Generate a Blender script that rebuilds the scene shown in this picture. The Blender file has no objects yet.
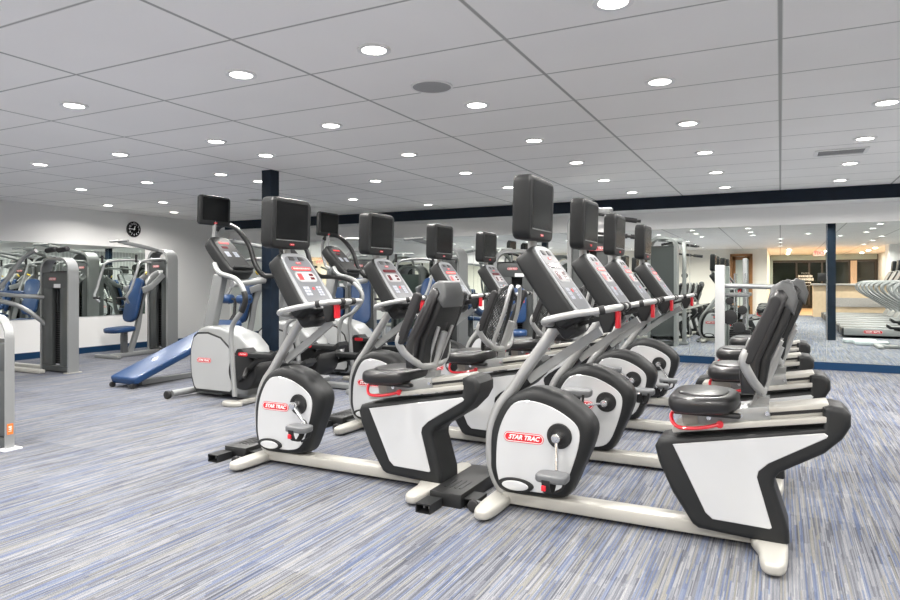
import bpy, bmesh, math, random
from mathutils import Vector, Matrix
PI = math.pi
random.seed(7)
scn = bpy.context.scene
COL = scn.collection

# ------------------------------------------------------------------ materials
def new_mat(name):
    m = bpy.data.materials.new(name); m.use_nodes = True
    nt = m.node_tree
    return m, nt, nt.nodes['Principled BSDF']

def mat(name, col, rough=0.5, metal=0.0, spec=0.5, emit=None, estr=1.0, coat=0.0, bump=0.0, bscale=200, var=0.0, vscale=3.0):
    m, nt, b = new_mat(name)
    b.inputs['Base Color'].default_value = (*col, 1)
    b.inputs['Roughness'].default_value = rough
    b.inputs['Metallic'].default_value = metal
    b.inputs['Specular IOR Level'].default_value = spec
    b.inputs['Coat Weight'].default_value = coat
    if emit:
        b.inputs['Emission Color'].default_value = (*emit, 1)
        b.inputs['Emission Strength'].default_value = estr
    tc = nt.nodes.new('ShaderNodeTexCoord')
    if bump:
        n = nt.nodes.new('ShaderNodeTexNoise'); n.inputs['Scale'].default_value = bscale
        nt.links.new(tc.outputs['Object'], n.inputs['Vector'])
        bp = nt.nodes.new('ShaderNodeBump'); bp.inputs['Strength'].default_value = bump
        bp.inputs['Distance'].default_value = 0.002
        nt.links.new(n.outputs['Fac'], bp.inputs['Height']); nt.links.new(bp.outputs['Normal'], b.inputs['Normal'])
    if var:
        n = nt.nodes.new('ShaderNodeTexNoise'); n.inputs['Scale'].default_value = vscale; n.inputs['Detail'].default_value = 4
        nt.links.new(tc.outputs['Object'], n.inputs['Vector'])
        mr = nt.nodes.new('ShaderNodeMapRange')
        mr.inputs['To Min'].default_value = 1 - var; mr.inputs['To Max'].default_value = 1 + var
        nt.links.new(n.outputs['Fac'], mr.inputs['Value'])
        mx = nt.nodes.new('ShaderNodeMix'); mx.data_type = 'RGBA'; mx.blend_type = 'MULTIPLY'
        mx.inputs[0].default_value = 1.0; mx.inputs[6].default_value = (*col, 1)
        nt.links.new(mr.outputs[0], mx.inputs[7]); nt.links.new(mx.outputs[2], b.inputs['Base Color'])
    return m

M = {}
M['wall'] = mat('wall_paint', (.80, .80, .79), .7, bump=.15, bscale=60)
M['wall_cream'] = mat('cream_wall_paint', (.80, .76, .68), .7, bump=.1, bscale=60)
M['navy'] = mat('navy_paint', (.0035, .010, .021), .5, spec=.25, var=.5, vscale=9)
M['blue_base'] = mat('blue_baseboard', (.005, .034, .090), .45, spec=.3)
M['alum'] = mat('brushed_aluminium', (.42, .425, .42), .34, .5, var=.06, vscale=8)
M['silver'] = mat('silver_paint', (.30, .31, .31), .38, .35)
M['pale'] = mat('pale_post_paint', (.50, .51, .51), .35, .2)
M['base'] = mat('base_rail_paint', (.40, .392, .36), .33, .1, var=.05, vscale=6)
M['dark'] = mat('dark_plastic', (.0145, .0155, .0162), .47, spec=.30, bump=.1, bscale=400)
M['black'] = mat('black_plastic', (.009, .0095, .01), .45)
M['rubber'] = mat('black_rubber', (.014, .014, .015), .7, bump=.3, bscale=300)
M['panel'] = mat('pale_gloss_panel', (.58, .59, .595), .14, .25, coat=.4)
M['vinyl'] = mat('black_vinyl', (.011, .011, .012), .33, coat=.15, bump=.15, bscale=150)
M['grey'] = mat('mid_grey_plastic', (.11, .115, .12), .4)
M['cap'] = mat('seat_cap_grey', (.065, .068, .07), .4)
M['panel2'] = mat('grey_gloss_panel', (.40, .41, .41), .2, .1, coat=.3)
M['face'] = mat('console_face', (.085, .09, .10), .35)
M['steelface'] = mat('console_bezel', (.22, .23, .24), .42, .15)
M['screen'] = mat('tv_screen', (.006, .0065, .007), .25, spec=.22)
M['glassdark'] = mat('display_window', (.10, .015, .02), .15)
M['led'] = mat('red_led', (.5, .02, .02), .3, emit=(1, .03, .035), estr=.5)
M['key'] = mat('white_keys', (.30, .32, .37), .4)
M['red'] = mat('red_paint', (.62, .012, .025), .3, coat=.3)
M['badge'] = mat('badge_red', (.55, .014, .025), .35)
M['white'] = mat('white_print', (.82, .82, .82), .45)
M['blue'] = mat('blue_vinyl', (.009, .042, .125), .36, coat=.2, bump=.1, bscale=150)
M['shroud'] = mat('shroud_grey', (.062, .068, .068), .42, bump=.1, bscale=300)
M['chrome'] = mat('chrome', (.75, .76, .77), .14, .95)
M['wood'] = mat('brown_wood', (.30, .14, .05), .45, var=.25, vscale=12)
M['paleply'] = mat('pale_wood_laminate', (.55, .42, .28), .45, var=.15, vscale=10)
M['leaf'] = mat('green_leaf', (.10, .30, .05), .5, var=.4, vscale=20)
M['pot'] = mat('plant_pot', (.3, .29, .27), .6)
M['orange'] = mat('orange_sticker', (.85, .20, .03), .5)
M['yellow'] = mat('yellow_plastic', (.75, .55, .03), .4)
M['lens'] = mat('lamp_lens', (.9, .9, .9), .5, emit=(1, .97, .92), estr=9)
M['trimwhite'] = mat('lamp_trim', (.8, .8, .79), .4)
M['grille'] = mat('speaker_grille', (.34, .34, .34), .7, bump=.5, bscale=900)
M['stone'] = mat('stone_top', (.35, .33, .31), .3, var=.3, vscale=25)
M['darkglass'] = mat('night_glass', (.012, .016, .014), .06)
M['frame_dark'] = mat('bronze_frame', (.035, .024, .018), .4)
M['teal'] = mat('grey_green_trim', (.30, .36, .35), .5)
M['exit'] = mat('exit_red', (.8, .02, .02), .4, emit=(1, .05, .04), estr=2.2)
M['exit_face'] = mat('exit_face', (.75, .35, .33), .5, emit=(1, .25, .2), estr=.45)
M['curtain'] = mat('beige_curtain', (.55, .42, .32), .8)
M['padgrey'] = mat('pale_grey_step', (.42, .47, .48), .55)
M['greenshell'] = mat('grey_green_shell', (.16, .20, .19), .4)

def mirror_mat():
    m, nt, b = new_mat('mirror_silvering')
    b.inputs['Base Color'].default_value = (.87, .92, .885, 1)
    b.inputs['Metallic'].default_value = 1; b.inputs['Roughness'].default_value = .004
    return m
M['mirror'] = mirror_mat()

def ceiling_mat():
    m, nt, b = new_mat('ceiling_tiles')
    N = nt.nodes.new; L = nt.links.new
    tc = N('ShaderNodeTexCoord'); sp = N('ShaderNodeSeparateXYZ'); L(tc.outputs['Object'], sp.inputs[0])
    def line(out, period, off, w):
        a = N('ShaderNodeMath'); a.operation = 'SUBTRACT'; a.inputs[1].default_value = off; L(out, a.inputs[0])
        p = N('ShaderNodeMath'); p.operation = 'PINGPONG'; p.inputs[1].default_value = period / 2; L(a.outputs[0], p.inputs[0])
        c = N('ShaderNodeMath'); c.operation = 'LESS_THAN'; c.inputs[1].default_value = w / 2; L(p.outputs[0], c.inputs[0])
        return c.outputs[0]
    lx = line(sp.outputs[0], 1.2192, 0.0, .016)
    lx2 = line(sp.outputs[0], 1.2192, 0.0, .024)
    ly = line(sp.outputs[1], .6112, 3.64, .009)
    ly2 = line(sp.outputs[1], .6112, 3.64, .018)
    mx = N('ShaderNodeMath'); mx.operation = 'MAXIMUM'; L(lx, mx.inputs[0]); L(ly, mx.inputs[1])
    mx2 = N('ShaderNodeMath'); mx2.operation = 'MAXIMUM'; L(lx2, mx2.inputs[0]); L(ly2, mx2.inputs[1])
    # per tile tone + fine fissures
    n = N('ShaderNodeTexNoise'); n.inputs['Scale'].default_value = .9; L(tc.outputs['Object'], n.inputs['Vector'])
    n2 = N('ShaderNodeTexNoise'); n2.inputs['Scale'].default_value = 160; L(tc.outputs['Object'], n2.inputs['Vector'])
    cr = N('ShaderNodeValToRGB'); cr.color_ramp.elements[0].color = (.90, .885, .865, 1); cr.color_ramp.elements[1].color = (.935, .92, .90, 1)
    cr.color_ramp.elements[0].position = .35; cr.color_ramp.elements[1].position = .65
    L(n.outputs['Fac'], cr.inputs[0])
    g1 = N('ShaderNodeMix'); g1.data_type = 'RGBA'; L(mx2.outputs[0], g1.inputs[0]); L(cr.outputs[0], g1.inputs[6]); g1.inputs[7].default_value = (.66, .655, .635, 1)
    g2 = N('ShaderNodeMix'); g2.data_type = 'RGBA'; L(mx.outputs[0], g2.inputs[0]); L(g1.outputs[2], g2.inputs[6]); g2.inputs[7].default_value = (.36, .36, .345, 1)
    L(g2.outputs[2], b.inputs['Base Color'])
    b.inputs['Roughness'].default_value = .55
    bp = N('ShaderNodeBump'); bp.inputs['Strength'].default_value = .2; bp.inputs['Distance'].default_value = .002
    L(n2.outputs['Fac'], bp.inputs['Height']); L(bp.outputs['Normal'], b.inputs['Normal'])
    return m
M['ceiling'] = ceiling_mat()

def carpet_mat():
    m, nt, b = new_mat('striped_carpet')
    N = nt.nodes.new; L = nt.links.new
    tc = N('ShaderNodeTexCoord'); sp = N('ShaderNodeSeparateXYZ'); L(tc.outputs['Object'], sp.inputs[0])
    def mth(op, a, bb=None, v=None):
        q = N('ShaderNodeMath'); q.operation = op; L(a, q.inputs[0])
        if bb is not None: L(bb, q.inputs[1])
        if v is not None: q.inputs[1].default_value = v
        return q.outputs[0]
    def cell(width, length, seed):
        ix = mth('FLOOR', mth('DIVIDE', sp.outputs[0], v=width))
        w1 = N('ShaderNodeTexWhiteNoise'); w1.noise_dimensions = '1D'
        L(mth('ADD', ix, v=seed), w1.inputs['W'])
        yo = mth('ADD', mth('DIVIDE', sp.outputs[1], v=length), mth('MULTIPLY', w1.outputs['Value'], v=7.3))
        iy = mth('FLOOR', yo)
        cb = N('ShaderNodeCombineXYZ'); L(ix, cb.inputs[0]); L(iy, cb.inputs[1]); cb.inputs[2].default_value = seed
        w = N('ShaderNodeTexWhiteNoise'); w.noise_dimensions = '3D'; L(cb.outputs[0], w.inputs['Vector'])
        return w.outputs['Value']
    a = cell(.0042, .34, 3.0)
    c = cell(.0125, .26, 11.0)
    d = cell(.5, .5, 29.0)
    sc = N('ShaderNodeMapping'); sc.inputs['Scale'].default_value = (150, 2.2, 1); L(tc.outputs['Object'], sc.inputs[0])
    n = N('ShaderNodeTexNoise'); n.inputs['Scale'].default_value = 1; n.inputs['Detail'].default_value = 3; L(sc.outputs[0], n.inputs['Vector'])
    v = mth('ADD', mth('ADD', mth('MULTIPLY', a, v=.36), mth('MULTIPLY', c, v=.24)),
            mth('ADD', mth('MULTIPLY', d, v=.12), mth('MULTIPLY', n.outputs['Fac'], v=.40)))
    cr = N('ShaderNodeValToRGB'); e = cr.color_ramp
    e.elements[0].position = .22; e.elements[0].color = (.052, .056, .070, 1)
    e.elements[1].position = .88; e.elements[1].color = (.262, .266, .272, 1)
    for p, cc in ((.36, (.088, .093, .110)), (.55, (.145, .150, .170)), (.72, (.202, .208, .225))):
        q = e.elements.new(p); q.color = (*cc, 1)
    L(v, cr.inputs[0])
    # blue and straw threads
    h = cell(.0068, .42, 47.0)
    bl = mth('GREATER_THAN', h, v=.80)
    g1 = N('ShaderNodeMix'); g1.data_type = 'RGBA'; g1.inputs[7].default_value = (.066, .100, .20, 1)
    L(mth('MULTIPLY', bl, v=.5), g1.inputs[0]); L(cr.outputs[0], g1.inputs[6])
    st = mth('LESS_THAN', h, v=.11)
    g2 = N('ShaderNodeMix'); g2.data_type = 'RGBA'; g2.inputs[7].default_value = (.20, .19, .157, 1)
    L(mth('MULTIPLY', st, v=.6), g2.inputs[0]); L(g1.outputs[2], g2.inputs[6])
    # loop pile speckle
    n3 = N('ShaderNodeTexNoise'); n3.inputs['Scale'].default_value = 260; L(tc.outputs['Object'], n3.inputs['Vector'])
    mr = N('ShaderNodeMapRange'); mr.inputs['From Min'].default_value = .3; mr.inputs['From Max'].default_value = .7
    mr.inputs['To Min'].default_value = .62; mr.inputs['To Max'].default_value = 1.26; L(n3.outputs['Fac'], mr.inputs['Value'])
    g3 = N('ShaderNodeMix'); g3.data_type = 'RGBA'; g3.blend_type = 'MULTIPLY'; g3.inputs[0].default_value = 1
    L(g2.outputs[2], g3.inputs[6]); L(mr.outputs[0], g3.inputs[7])
    L(g3.outputs[2], b.inputs['Base Color'])
    b.inputs['Roughness'].default_value = .95; b.inputs['Specular IOR Level'].default_value = .12
    bp = N('ShaderNodeBump'); bp.inputs['Strength'].default_value = .5; bp.inputs['Distance'].default_value = .003
    L(n3.outputs['Fac'], bp.inputs['Height']); L(bp.outputs['Normal'], b.inputs['Normal'])
    return m
M['carpet'] = carpet_mat()

def plank_mat():
    m, nt, b = new_mat('lobby_planks')
    N = nt.nodes.new; L = nt.links.new
    tc = N('ShaderNodeTexCoord'); br = N('ShaderNodeTexBrick')
    br.inputs['Color1'].default_value = (.60, .38, .20, 1); br.inputs['Color2'].default_value = (.50, .30, .15, 1)
    br.inputs['Mortar'].default_value = (.2, .12, .06, 1); br.inputs['Scale'].default_value = 1
    br.inputs['Brick Width'].default_value = 1.2; br.inputs['Row Height'].default_value = .15; br.inputs['Mortar Size'].default_value = .004
    L(tc.outputs['Object'], br.inputs['Vector']); L(br.outputs[0], b.inputs['Base Color']); b.inputs['Roughness'].default_value = .35
    return m
M['planks'] = plank_mat()

def blinds_mat():
    m, nt, b = new_mat('vertical_blinds')
    N = nt.nodes.new; L = nt.links.new
    tc = N('ShaderNodeTexCoord'); w = N('ShaderNodeTexWave'); w.bands_direction = 'Y'; w.inputs['Scale'].default_value = 2.2
    L(tc.outputs['Object'], w.inputs['Vector'])
    cr = N('ShaderNodeValToRGB'); cr.color_ramp.elements[0].color = (.50, .51, .51, 1); cr.color_ramp.elements[1].color = (.72, .72, .72, 1)
    L(w.outputs['Fac'], cr.inputs[0]); L(cr.outputs[0], b.inputs['Base Color']); b.inputs['Roughness'].default_value = .7
    return m
M['blinds'] = blinds_mat()

# ------------------------------------------------------------------ mesh helpers
I4 = Matrix.Identity(4)
def basis(o, x, y, z):
    x, y, z = Vector(x).normalized(), Vector(y).normalized(), Vector(z).normalized()
    m = Matrix((x, y, z)).transposed().to_4x4(); m.translation = Vector(o); return m
def XZ(y):      # local (a,b,c) -> (a, y - c, b): faces towards -Y
    return basis((0, y, 0), (1, 0, 0), (0, 0, 1), (0, -1, 0))
def XZback(y):  # faces towards +Y, a -> -x
    return basis((0, y, 0), (-1, 0, 0), (0, 0, 1), (0, 1, 0))

def add_prism(bm, pts, t0, t1, mtx=I4, bevel=0, seg=3, both=True):
    """outline in local xy, extruded along local z from t0 to t1"""
    a = [bm.verts.new(mtx @ Vector((p[0], p[1], t0))) for p in pts]
    b = [bm.verts.new(mtx @ Vector((p[0], p[1], t1))) for p in pts]
    n = len(pts)
    fs = [bm.faces.new(a), bm.faces.new(b[::-1])]
    for i in range(n):
        fs.append(bm.faces.new((a[i], b[i], b[(i + 1) % n], a[(i + 1) % n])))
    bmesh.ops.recalc_face_normals(bm, faces=fs)
    if bevel:
        es = set()
        for f in (fs[1],) if not both else fs[:2]:
            es |= set(f.edges)
        bmesh.ops.bevel(bm, geom=list(es), offset=bevel, segments=seg, profile=.5, affect='EDGES', clamp_overlap=True)
def add_box(bm, c, s, mtx=I4, bevel=0, seg=2):
    x, y, z = c; a, b, d = s[0] / 2, s[1] / 2, s[2] / 2
    vs = [bm.verts.new(mtx @ Vector((x + i * a, y + j * b, z + k * d))) for i in (-1, 1) for j in (-1, 1) for k in (-1, 1)]
    fs = [bm.faces.new([vs[i] for i in q]) for q in ((0, 1, 3, 2), (4, 6, 7, 5), (0, 4, 5, 1), (2, 3, 7, 6), (0, 2, 6, 4), (1, 5, 7, 3))]
    bmesh.ops.recalc_face_normals(bm, faces=fs)
    if bevel:
        es = set()
        for f in fs: es |= set(f.edges)
        bmesh.ops.bevel(bm, geom=list(es), offset=bevel, segments=seg, profile=.5, affect='EDGES', clamp_overlap=True)
def spline(pts, n=6, closed=False):
    """Catmull-Rom through the points (tuples of any dimension)"""
    P = [Vector(p) for p in pts]; out = []; m = len(P)
    rng = range(m) if closed else range(m - 1)
    for i in rng:
        if closed: p0, p1, p2, p3 = P[i - 1], P[i], P[(i + 1) % m], P[(i + 2) % m]
        else: p0, p1, p2, p3 = P[max(i - 1, 0)], P[i], P[i + 1], P[min(i + 2, m - 1)]
        for k in range(n):
            t = k / n
            out.append(.5 * ((2 * p1) + (p2 - p0) * t + (2 * p0 - 5 * p1 + 4 * p2 - p3) * t * t + (3 * p1 - 3 * p2 + p3 - p0) * t ** 3))
    if not closed: out.append(P[-1])
    return out
def add_sweep(bm, path, sec, closed=False, up=None):
    """sweep a closed 2D section along a 3D path"""
    P = [Vector(p) for p in path]; n = len(P)
    T = []
    for i in range(n):
        if closed: t = P[(i + 1) % n] - P[i - 1]
        elif i == 0: t = P[1] - P[0]
        elif i == n - 1: t = P[-1] - P[-2]
        else: t = (P[i + 1] - P[i]).normalized() + (P[i] - P[i - 1]).normalized()
        T.append(t.normalized())
    if up is None:
        up = Vector((0, 0, 1)) if abs(T[0].z) < .9 else Vector((0, 1, 0))
        fixed = False
    else: up = Vector(up); fixed = True
    nrm = (up - T[0] * up.dot(T[0])).normalized()
    rings = []
    for i in range(n):
        if fixed: nrm = (up - T[i] * up.dot(T[i])).normalized()
        elif i: nrm = (nrm - T[i] * nrm.dot(T[i])).normalized()
        bn = T[i].cross(nrm)
        rings.append([bm.verts.new(P[i] + bn * a + nrm * b) for a, b in sec])
    m = len(sec); fs = []
    for i in range(n if closed else n - 1):
        r, q = rings[i], rings[(i + 1) % n]
        for k in range(m):
            fs.append(bm.faces.new((r[k], r[(k + 1) % m], q[(k + 1) % m], q[k])))
    if not closed:
        fs.append(bm.faces.new(rings[0][::-1])); fs.append(bm.faces.new(rings[-1]))
    bmesh.ops.recalc_face_normals(bm, faces=fs)
def circ(r, n=10, ry=None):
    ry = ry or r
    return [(r * math.cos(2 * PI * i / n), ry * math.sin(2 * PI * i / n)) for i in range(n)]
def rrect(w, h, r, n=4, cx=0, cy=0):
    r = min(r, w / 2 - 1e-5, h / 2 - 1e-5); out = []
    for (sx, sy, a0) in ((1, 1, 0), (-1, 1, PI / 2), (-1, -1, PI), (1, -1, 3 * PI / 2)):
        for i in range(n + 1):
            a = a0 + PI / 2 * i / n
            out.append((cx + sx * (w / 2 - r) + r * math.cos(a), cy + sy * (h / 2 - r) + r * math.sin(a)))
    return out
def add_tube(bm, pts, r, n=10, smooth=0, closed=False):
    p = spline(pts, smooth, closed) if smooth else pts
    add_sweep(bm, p, circ(r, n), closed)
def add_cyl(bm, p0, p1, r, n=20, r2=None, bevel=0):
    p0, p1 = Vector(p0), Vector(p1); d = (p1 - p0); L_ = d.length; d.normalize()
    x = d.orthogonal().normalized(); mtx = basis(p0, x, d.cross(x), d)
    if r2 is None:
        add_prism(bm, circ(r, n), 0, L_, mtx, bevel)
    else:
        a = [bm.verts.new(mtx @ Vector((u, v, 0))) for u, v in circ(r, n)]
        b = [bm.verts.new(mtx @ Vector((u, v, L_))) for u, v in circ(r2, n)]
        fs = [bm.faces.new(a), bm.faces.new(b[::-1])] + [bm.faces.new((a[i], b[i], b[(i + 1) % n], a[(i + 1) % n])) for i in range(n)]
        bmesh.ops.recalc_face_normals(bm, faces=fs)
def add_ring(bm, c, axis, r0, r1, t, n=20):
    """flat washer: inner r0, outer r1, thickness t"""
    d = Vector(axis).normalized(); x = d.orthogonal().normalized(); mtx = basis(c, x, d.cross(x), d)
    path = [mtx @ Vector((u, v, 0)) for u, v in circ((r0 + r1) / 2, n)]
    hw = (r1 - r0) / 2
    add_sweep(bm, path, [(-t / 2, -hw), (t / 2, -hw), (t / 2, hw), (-t / 2, hw)], True, up=None) if False else None
    R = []
    for i in range(n):
        a = 2 * PI * i / n; cs, sn = math.cos(a), math.sin(a)
        R.append([bm.verts.new(mtx @ Vector((rr * cs, rr * sn, h))) for rr, h in ((r0, -t / 2), (r1, -t / 2), (r1, t / 2), (r0, t / 2))])
    fs = []
    for i in range(n):
        p, q = R[i], R[(i + 1) % n]
        for k in range(4): fs.append(bm.faces.new((p[k], p[(k + 1) % 4], q[(k + 1) % 4], q[k])))
    bmesh.ops.recalc_face_normals(bm, faces=fs)

def link(name, data, parent=None):
    o = bpy.data.objects.new(name, data); COL.objects.link(o)
    if parent is not None: o.parent = parent
    return o
def obj(name, fn, m, parent=None, smooth=True):
    """fn is a bmesh, or a function that fills one"""
    bm = bmesh.new() if callable(fn) else fn
    if callable(fn): fn(bm)
    me = bpy.data.meshes.new(name); bm.to_mesh(me); bm.free()
    if smooth:
        me.shade_smooth(); me.set_sharp_from_angle(angle=math.radians(38))
    me.materials.append(M[m] if isinstance(m, str) else m)
    return link(name, me, parent)
def empty(name, loc=(0, 0, 0), rz=0, label=None, cat=None, group=None):
    o = link(name, None); o.location = loc; o.rotation_euler = (0, 0, rz); o.empty_display_size = .2
    if label: tag(o, label, cat, group)
    return o
def tag(o, label, cat, group=None, kind=None):
    o['label'] = label; o['category'] = cat
    if group: o['group'] = group
    if kind: o['kind'] = kind
    return o
def kids(o): return [c for c in bpy.data.objects if c.parent == o]
TREE = {}
def copy_tree(root, loc, rz, label, group=None, cat=None):
    if root.name not in TREE:
        TREE[root.name] = [(c, kids(c)) for c in kids(root)]
    r = root.copy(); COL.objects.link(r); r.location = loc; r.rotation_euler = (0, 0, rz); r['label'] = label
    if group: r['group'] = group
    if cat: r['category'] = cat
    for c, gs in TREE[root.name]:
        d = c.copy(); COL.objects.link(d); d.parent = r
        for g in gs:
            e = g.copy(); COL.objects.link(e); e.parent = d
    return r
def structure(o): o['kind'] = 'structure'; return o
BX = lambda c, s, b=0: (lambda bm: add_box(bm, c, s, bevel=b))

# lettering: font curves turned into meshes
def text_mesh(s, size, depth=.0008, shear=0.0, bold=.0, extrude=True):
    cu = bpy.data.curves.new('lettering', 'FONT'); cu.body = s; cu.size = size; cu.align_x = 'CENTER'; cu.align_y = 'CENTER'
    cu.shear = shear; cu.offset = bold; cu.extrude = depth; cu.resolution_u = 3
    o = bpy.data.objects.new('lettering', cu); COL.objects.link(o)
    dg = bpy.context.evaluated_depsgraph_get(); dg.update()
    me = bpy.data.meshes.new_from_object(o.evaluated_get(dg))
    bpy.data.objects.remove(o); bpy.data.curves.remove(cu)
    me.materials.clear()
    return me
def put_text(name, me, m, mtx, parent):
    if not me.materials: me.materials.append(M[m])
    o = link(name, me, parent); o.matrix_local = mtx
    return o
TXT = text_mesh('STAR TRAC', .037, .0008, .35, .0011)
TXT.materials.append(M['white'])
TXTS = text_mesh('STAR TRAC', .012, .0005, .3, .0002); TXTS.materials.append(M['white'])
def badge(parent, mtx, w=.215, h=.052):
    """red capsule badge with white rim and lettering; mtx z points out of the surface"""
    def f(bm): add_prism(bm, rrect(w, h, h / 2, 6), -.001, .0015, mtx)
    b = obj('badge', f, 'badge', parent)
    def g(bm):
        o = rrect(w - .007, h - .007, h / 2, 6); i = rrect(w - .013, h - .013, h / 2, 6)
        n = len(o)
        A = [bm.verts.new(mtx @ Vector((p[0], p[1], .0022))) for p in o]; B = [bm.verts.new(mtx @ Vector((p[0], p[1], .0022))) for p in i]
        for k in range(n): bm.faces.new((A[k], A[(k + 1) % n], B[(k + 1) % n], B[k]))
    obj('badge_rim', g, 'white', b)
    s = w / .215
    put_text('lettering', TXT, 'white', mtx @ Matrix.Translation((0, 0, .0025)) @ Matrix.Scale(s * .86, 4), b)
    return b
def small_badge(parent, mtx, w=.045):
    def f(bm): add_prism(bm, rrect(w, w * .3, w * .15, 4), -.001, .001, mtx)
    b = obj('badge', f, 'badge', parent)
    put_text('lettering', TXTS, 'white', mtx @ Matrix.Translation((0, 0, .0015)) @ Matrix.Scale(w / .09, 4), b)

# ------------------------------------------------------------------ setting
CEIL = 2.389; YM = 10.13; XL = -10.27; XR = 3.75; YB = -6.1; YS = -13.2
H_ = 1.184
structure(obj('floor', BX(((XL + XR) / 2, (YM - 6) / 2 + .0, -.05), (XR - XL, YM + 6, .1)), 'carpet', smooth=False)).location = (0, 0, 0)
structure(obj('floor', BX(((XL + XR) / 2, (YS - 6) / 2, -.05), (XR - XL, -6 - YS, .1)), 'planks', smooth=False))
structure(obj('ceiling', BX(((XL + XR) / 2, (YM + YS) / 2, CEIL + .05), (XR - XL, YM - YS, .1)), 'ceiling', smooth=False))
structure(obj('wall_left', BX((XL - .05, (YM + YS) / 2, CEIL / 2), (.1, YM - YS, CEIL)), 'wall', smooth=False))
structure(obj('wall_right', BX((XR + .05, (YM + YS) / 2, CEIL / 2), (.1, YM - YS, CEIL)), 'blinds', smooth=False))
structure(obj('wall_back', BX(((XL + XR) / 2, YM + .05, CEIL / 2), (XR - XL + .2, .1, CEIL)), 'wall', smooth=False))
def rearwall(bm):
    add_box(bm, ((XL - 1.66) / 2, YB - .06, CEIL / 2), (-1.66 - XL, .12, CEIL))
    add_box(bm, ((-.9 - .42) / 2, YB - .06, CEIL / 2), (.48, .12, CEIL))
    add_box(bm, (-1.28, YB - .06, (2.2 + CEIL) / 2), (.76, .12, CEIL - 2.2))
structure(obj('wall_front', rearwall, 'wall_cream', smooth=False))
structure(obj('wall_lobby', BX((-.48, (YB - .12 + YS) / 2, CEIL / 2), (.12, YB - .12 - YS, CEIL)), 'wall_cream', smooth=False))
structure(obj('wall_entrance', BX((1.6, YS - .1, CEIL / 2), (4.3, .1, CEIL)), 'darkglass', smooth=False))
# soffit with a navy fascia above the mirrors
structure(obj('trim_1', BX(((XL + XR) / 2, (9.655 + YM) / 2, (2.222 + CEIL) / 2), (XR - XL, YM - 9.655, CEIL - 2.222)), 'wall', smooth=False))
structure(obj('trim_2', BX(((-9.9 + XR) / 2, 9.642, (2.219 + CEIL) / 2), (XR + 9.9, .026, CEIL - 2.219 - .001)), 'navy', smooth=False))
structure(obj('baseboard_back', BX(((XL + XR) / 2, YM - .011, .05), (XR - XL, .022, .10)), 'blue_base', smooth=False))
structure(obj('baseboard_left', BX((XL + .011, (YB + YM - .03) / 2, .05), (.022, YM - .03 - YB, .10)), 'blue_base', smooth=False))
# columns
for (cx_, cy_, w_, lab) in ((-4.95, 5.47, .128, 1), (.92, 4.86, .165, 2)):
    structure(obj('column', BX((cx_, cy_, CEIL / 2), (w_, w_, CEIL)), 'navy', smooth=False))
# pilaster at the right wall, seen in the mirror
structure(obj('trim_3', BX((3.42, -5.2, CEIL / 2), (.62, .9, CEIL)), 'wall', smooth=False))

# back wall mirrors
wm = empty('wall_mirror', (0, YM - .006, 0), 0, 'long row of tall mirror panels covering the back wall below the navy band', 'mirror')
seams = [-10.22, -8.14, -6.40, -4.66, -2.92, -1.18, .56, 2.30, 3.72]
for a, b in zip(seams[:-1], seams[1:]):
    obj('mirror_panel', BX(((a + b) / 2, 0, (.105 + 1.965) / 2), (b - a - .005, .006, 1.86)), 'mirror', wm, smooth=False)
wl = empty('wall_mirror', (XL + .006, 0, 0), 0, 'low long mirror on the white wall under the clock', 'mirror')
for a, b in ((-4.2, -2.4), (-2.4, -.6), (-.6, 1.2), (1.2, 3.0), (3.0, 4.75), (4.75, 6.5), (6.5, 8.08)):
    obj('mirror_panel', BX((0, (a + b) / 2, 1.2), (.006, b - a - .005, 1.18)), 'mirror', wl, smooth=False)

# clock
CKS = 1.42
ck = empty('wall_clock', (XL, 7.84, 2.115), 0, 'small round black wall clock with white numerals', 'clock')
CK = basis((.0, 0, 0), (0, 1, 0), (0, 0, 1), (1, 0, 0))
obj('case', lambda bm: add_cyl(bm, (.001, 0, 0), (.028, 0, 0), .098, 36, bevel=.006), 'black', ck)
obj('dial', lambda bm: add_cyl(bm, (.026, 0, 0), (.0295, 0, 0), .086, 36), 'screen', ck)
def nums():
    for i in range(1, 13):
        a = PI / 2 - i * PI / 6
        me = text_mesh(str(i), .034, .0006, 0, .0006); me.materials.append(M['white'])
        put_text('numeral', me, 'white', CK @ Matrix.Translation((.068 * math.cos(a), .068 * math.sin(a), .031)), ck)
nums()
def hand(L_, a, w): 
    return lambda bm: add_sweep(bm, [(.033, -.012 * math.cos(a), -.012 * math.sin(a)), (.033, L_ * math.cos(a), L_ * math.sin(a))], [(-w, -.001), (w, -.001), (w, .001), (-w, .001)], up=(1, 0, 0))
obj('minute_hand', hand(.068, PI * 1.0 - .04, .0035), 'white', ck); obj('hour_hand', hand(.042, PI / 2 - .30, .005), 'white', ck)
ck.scale = (1, CKS, CKS)

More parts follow.
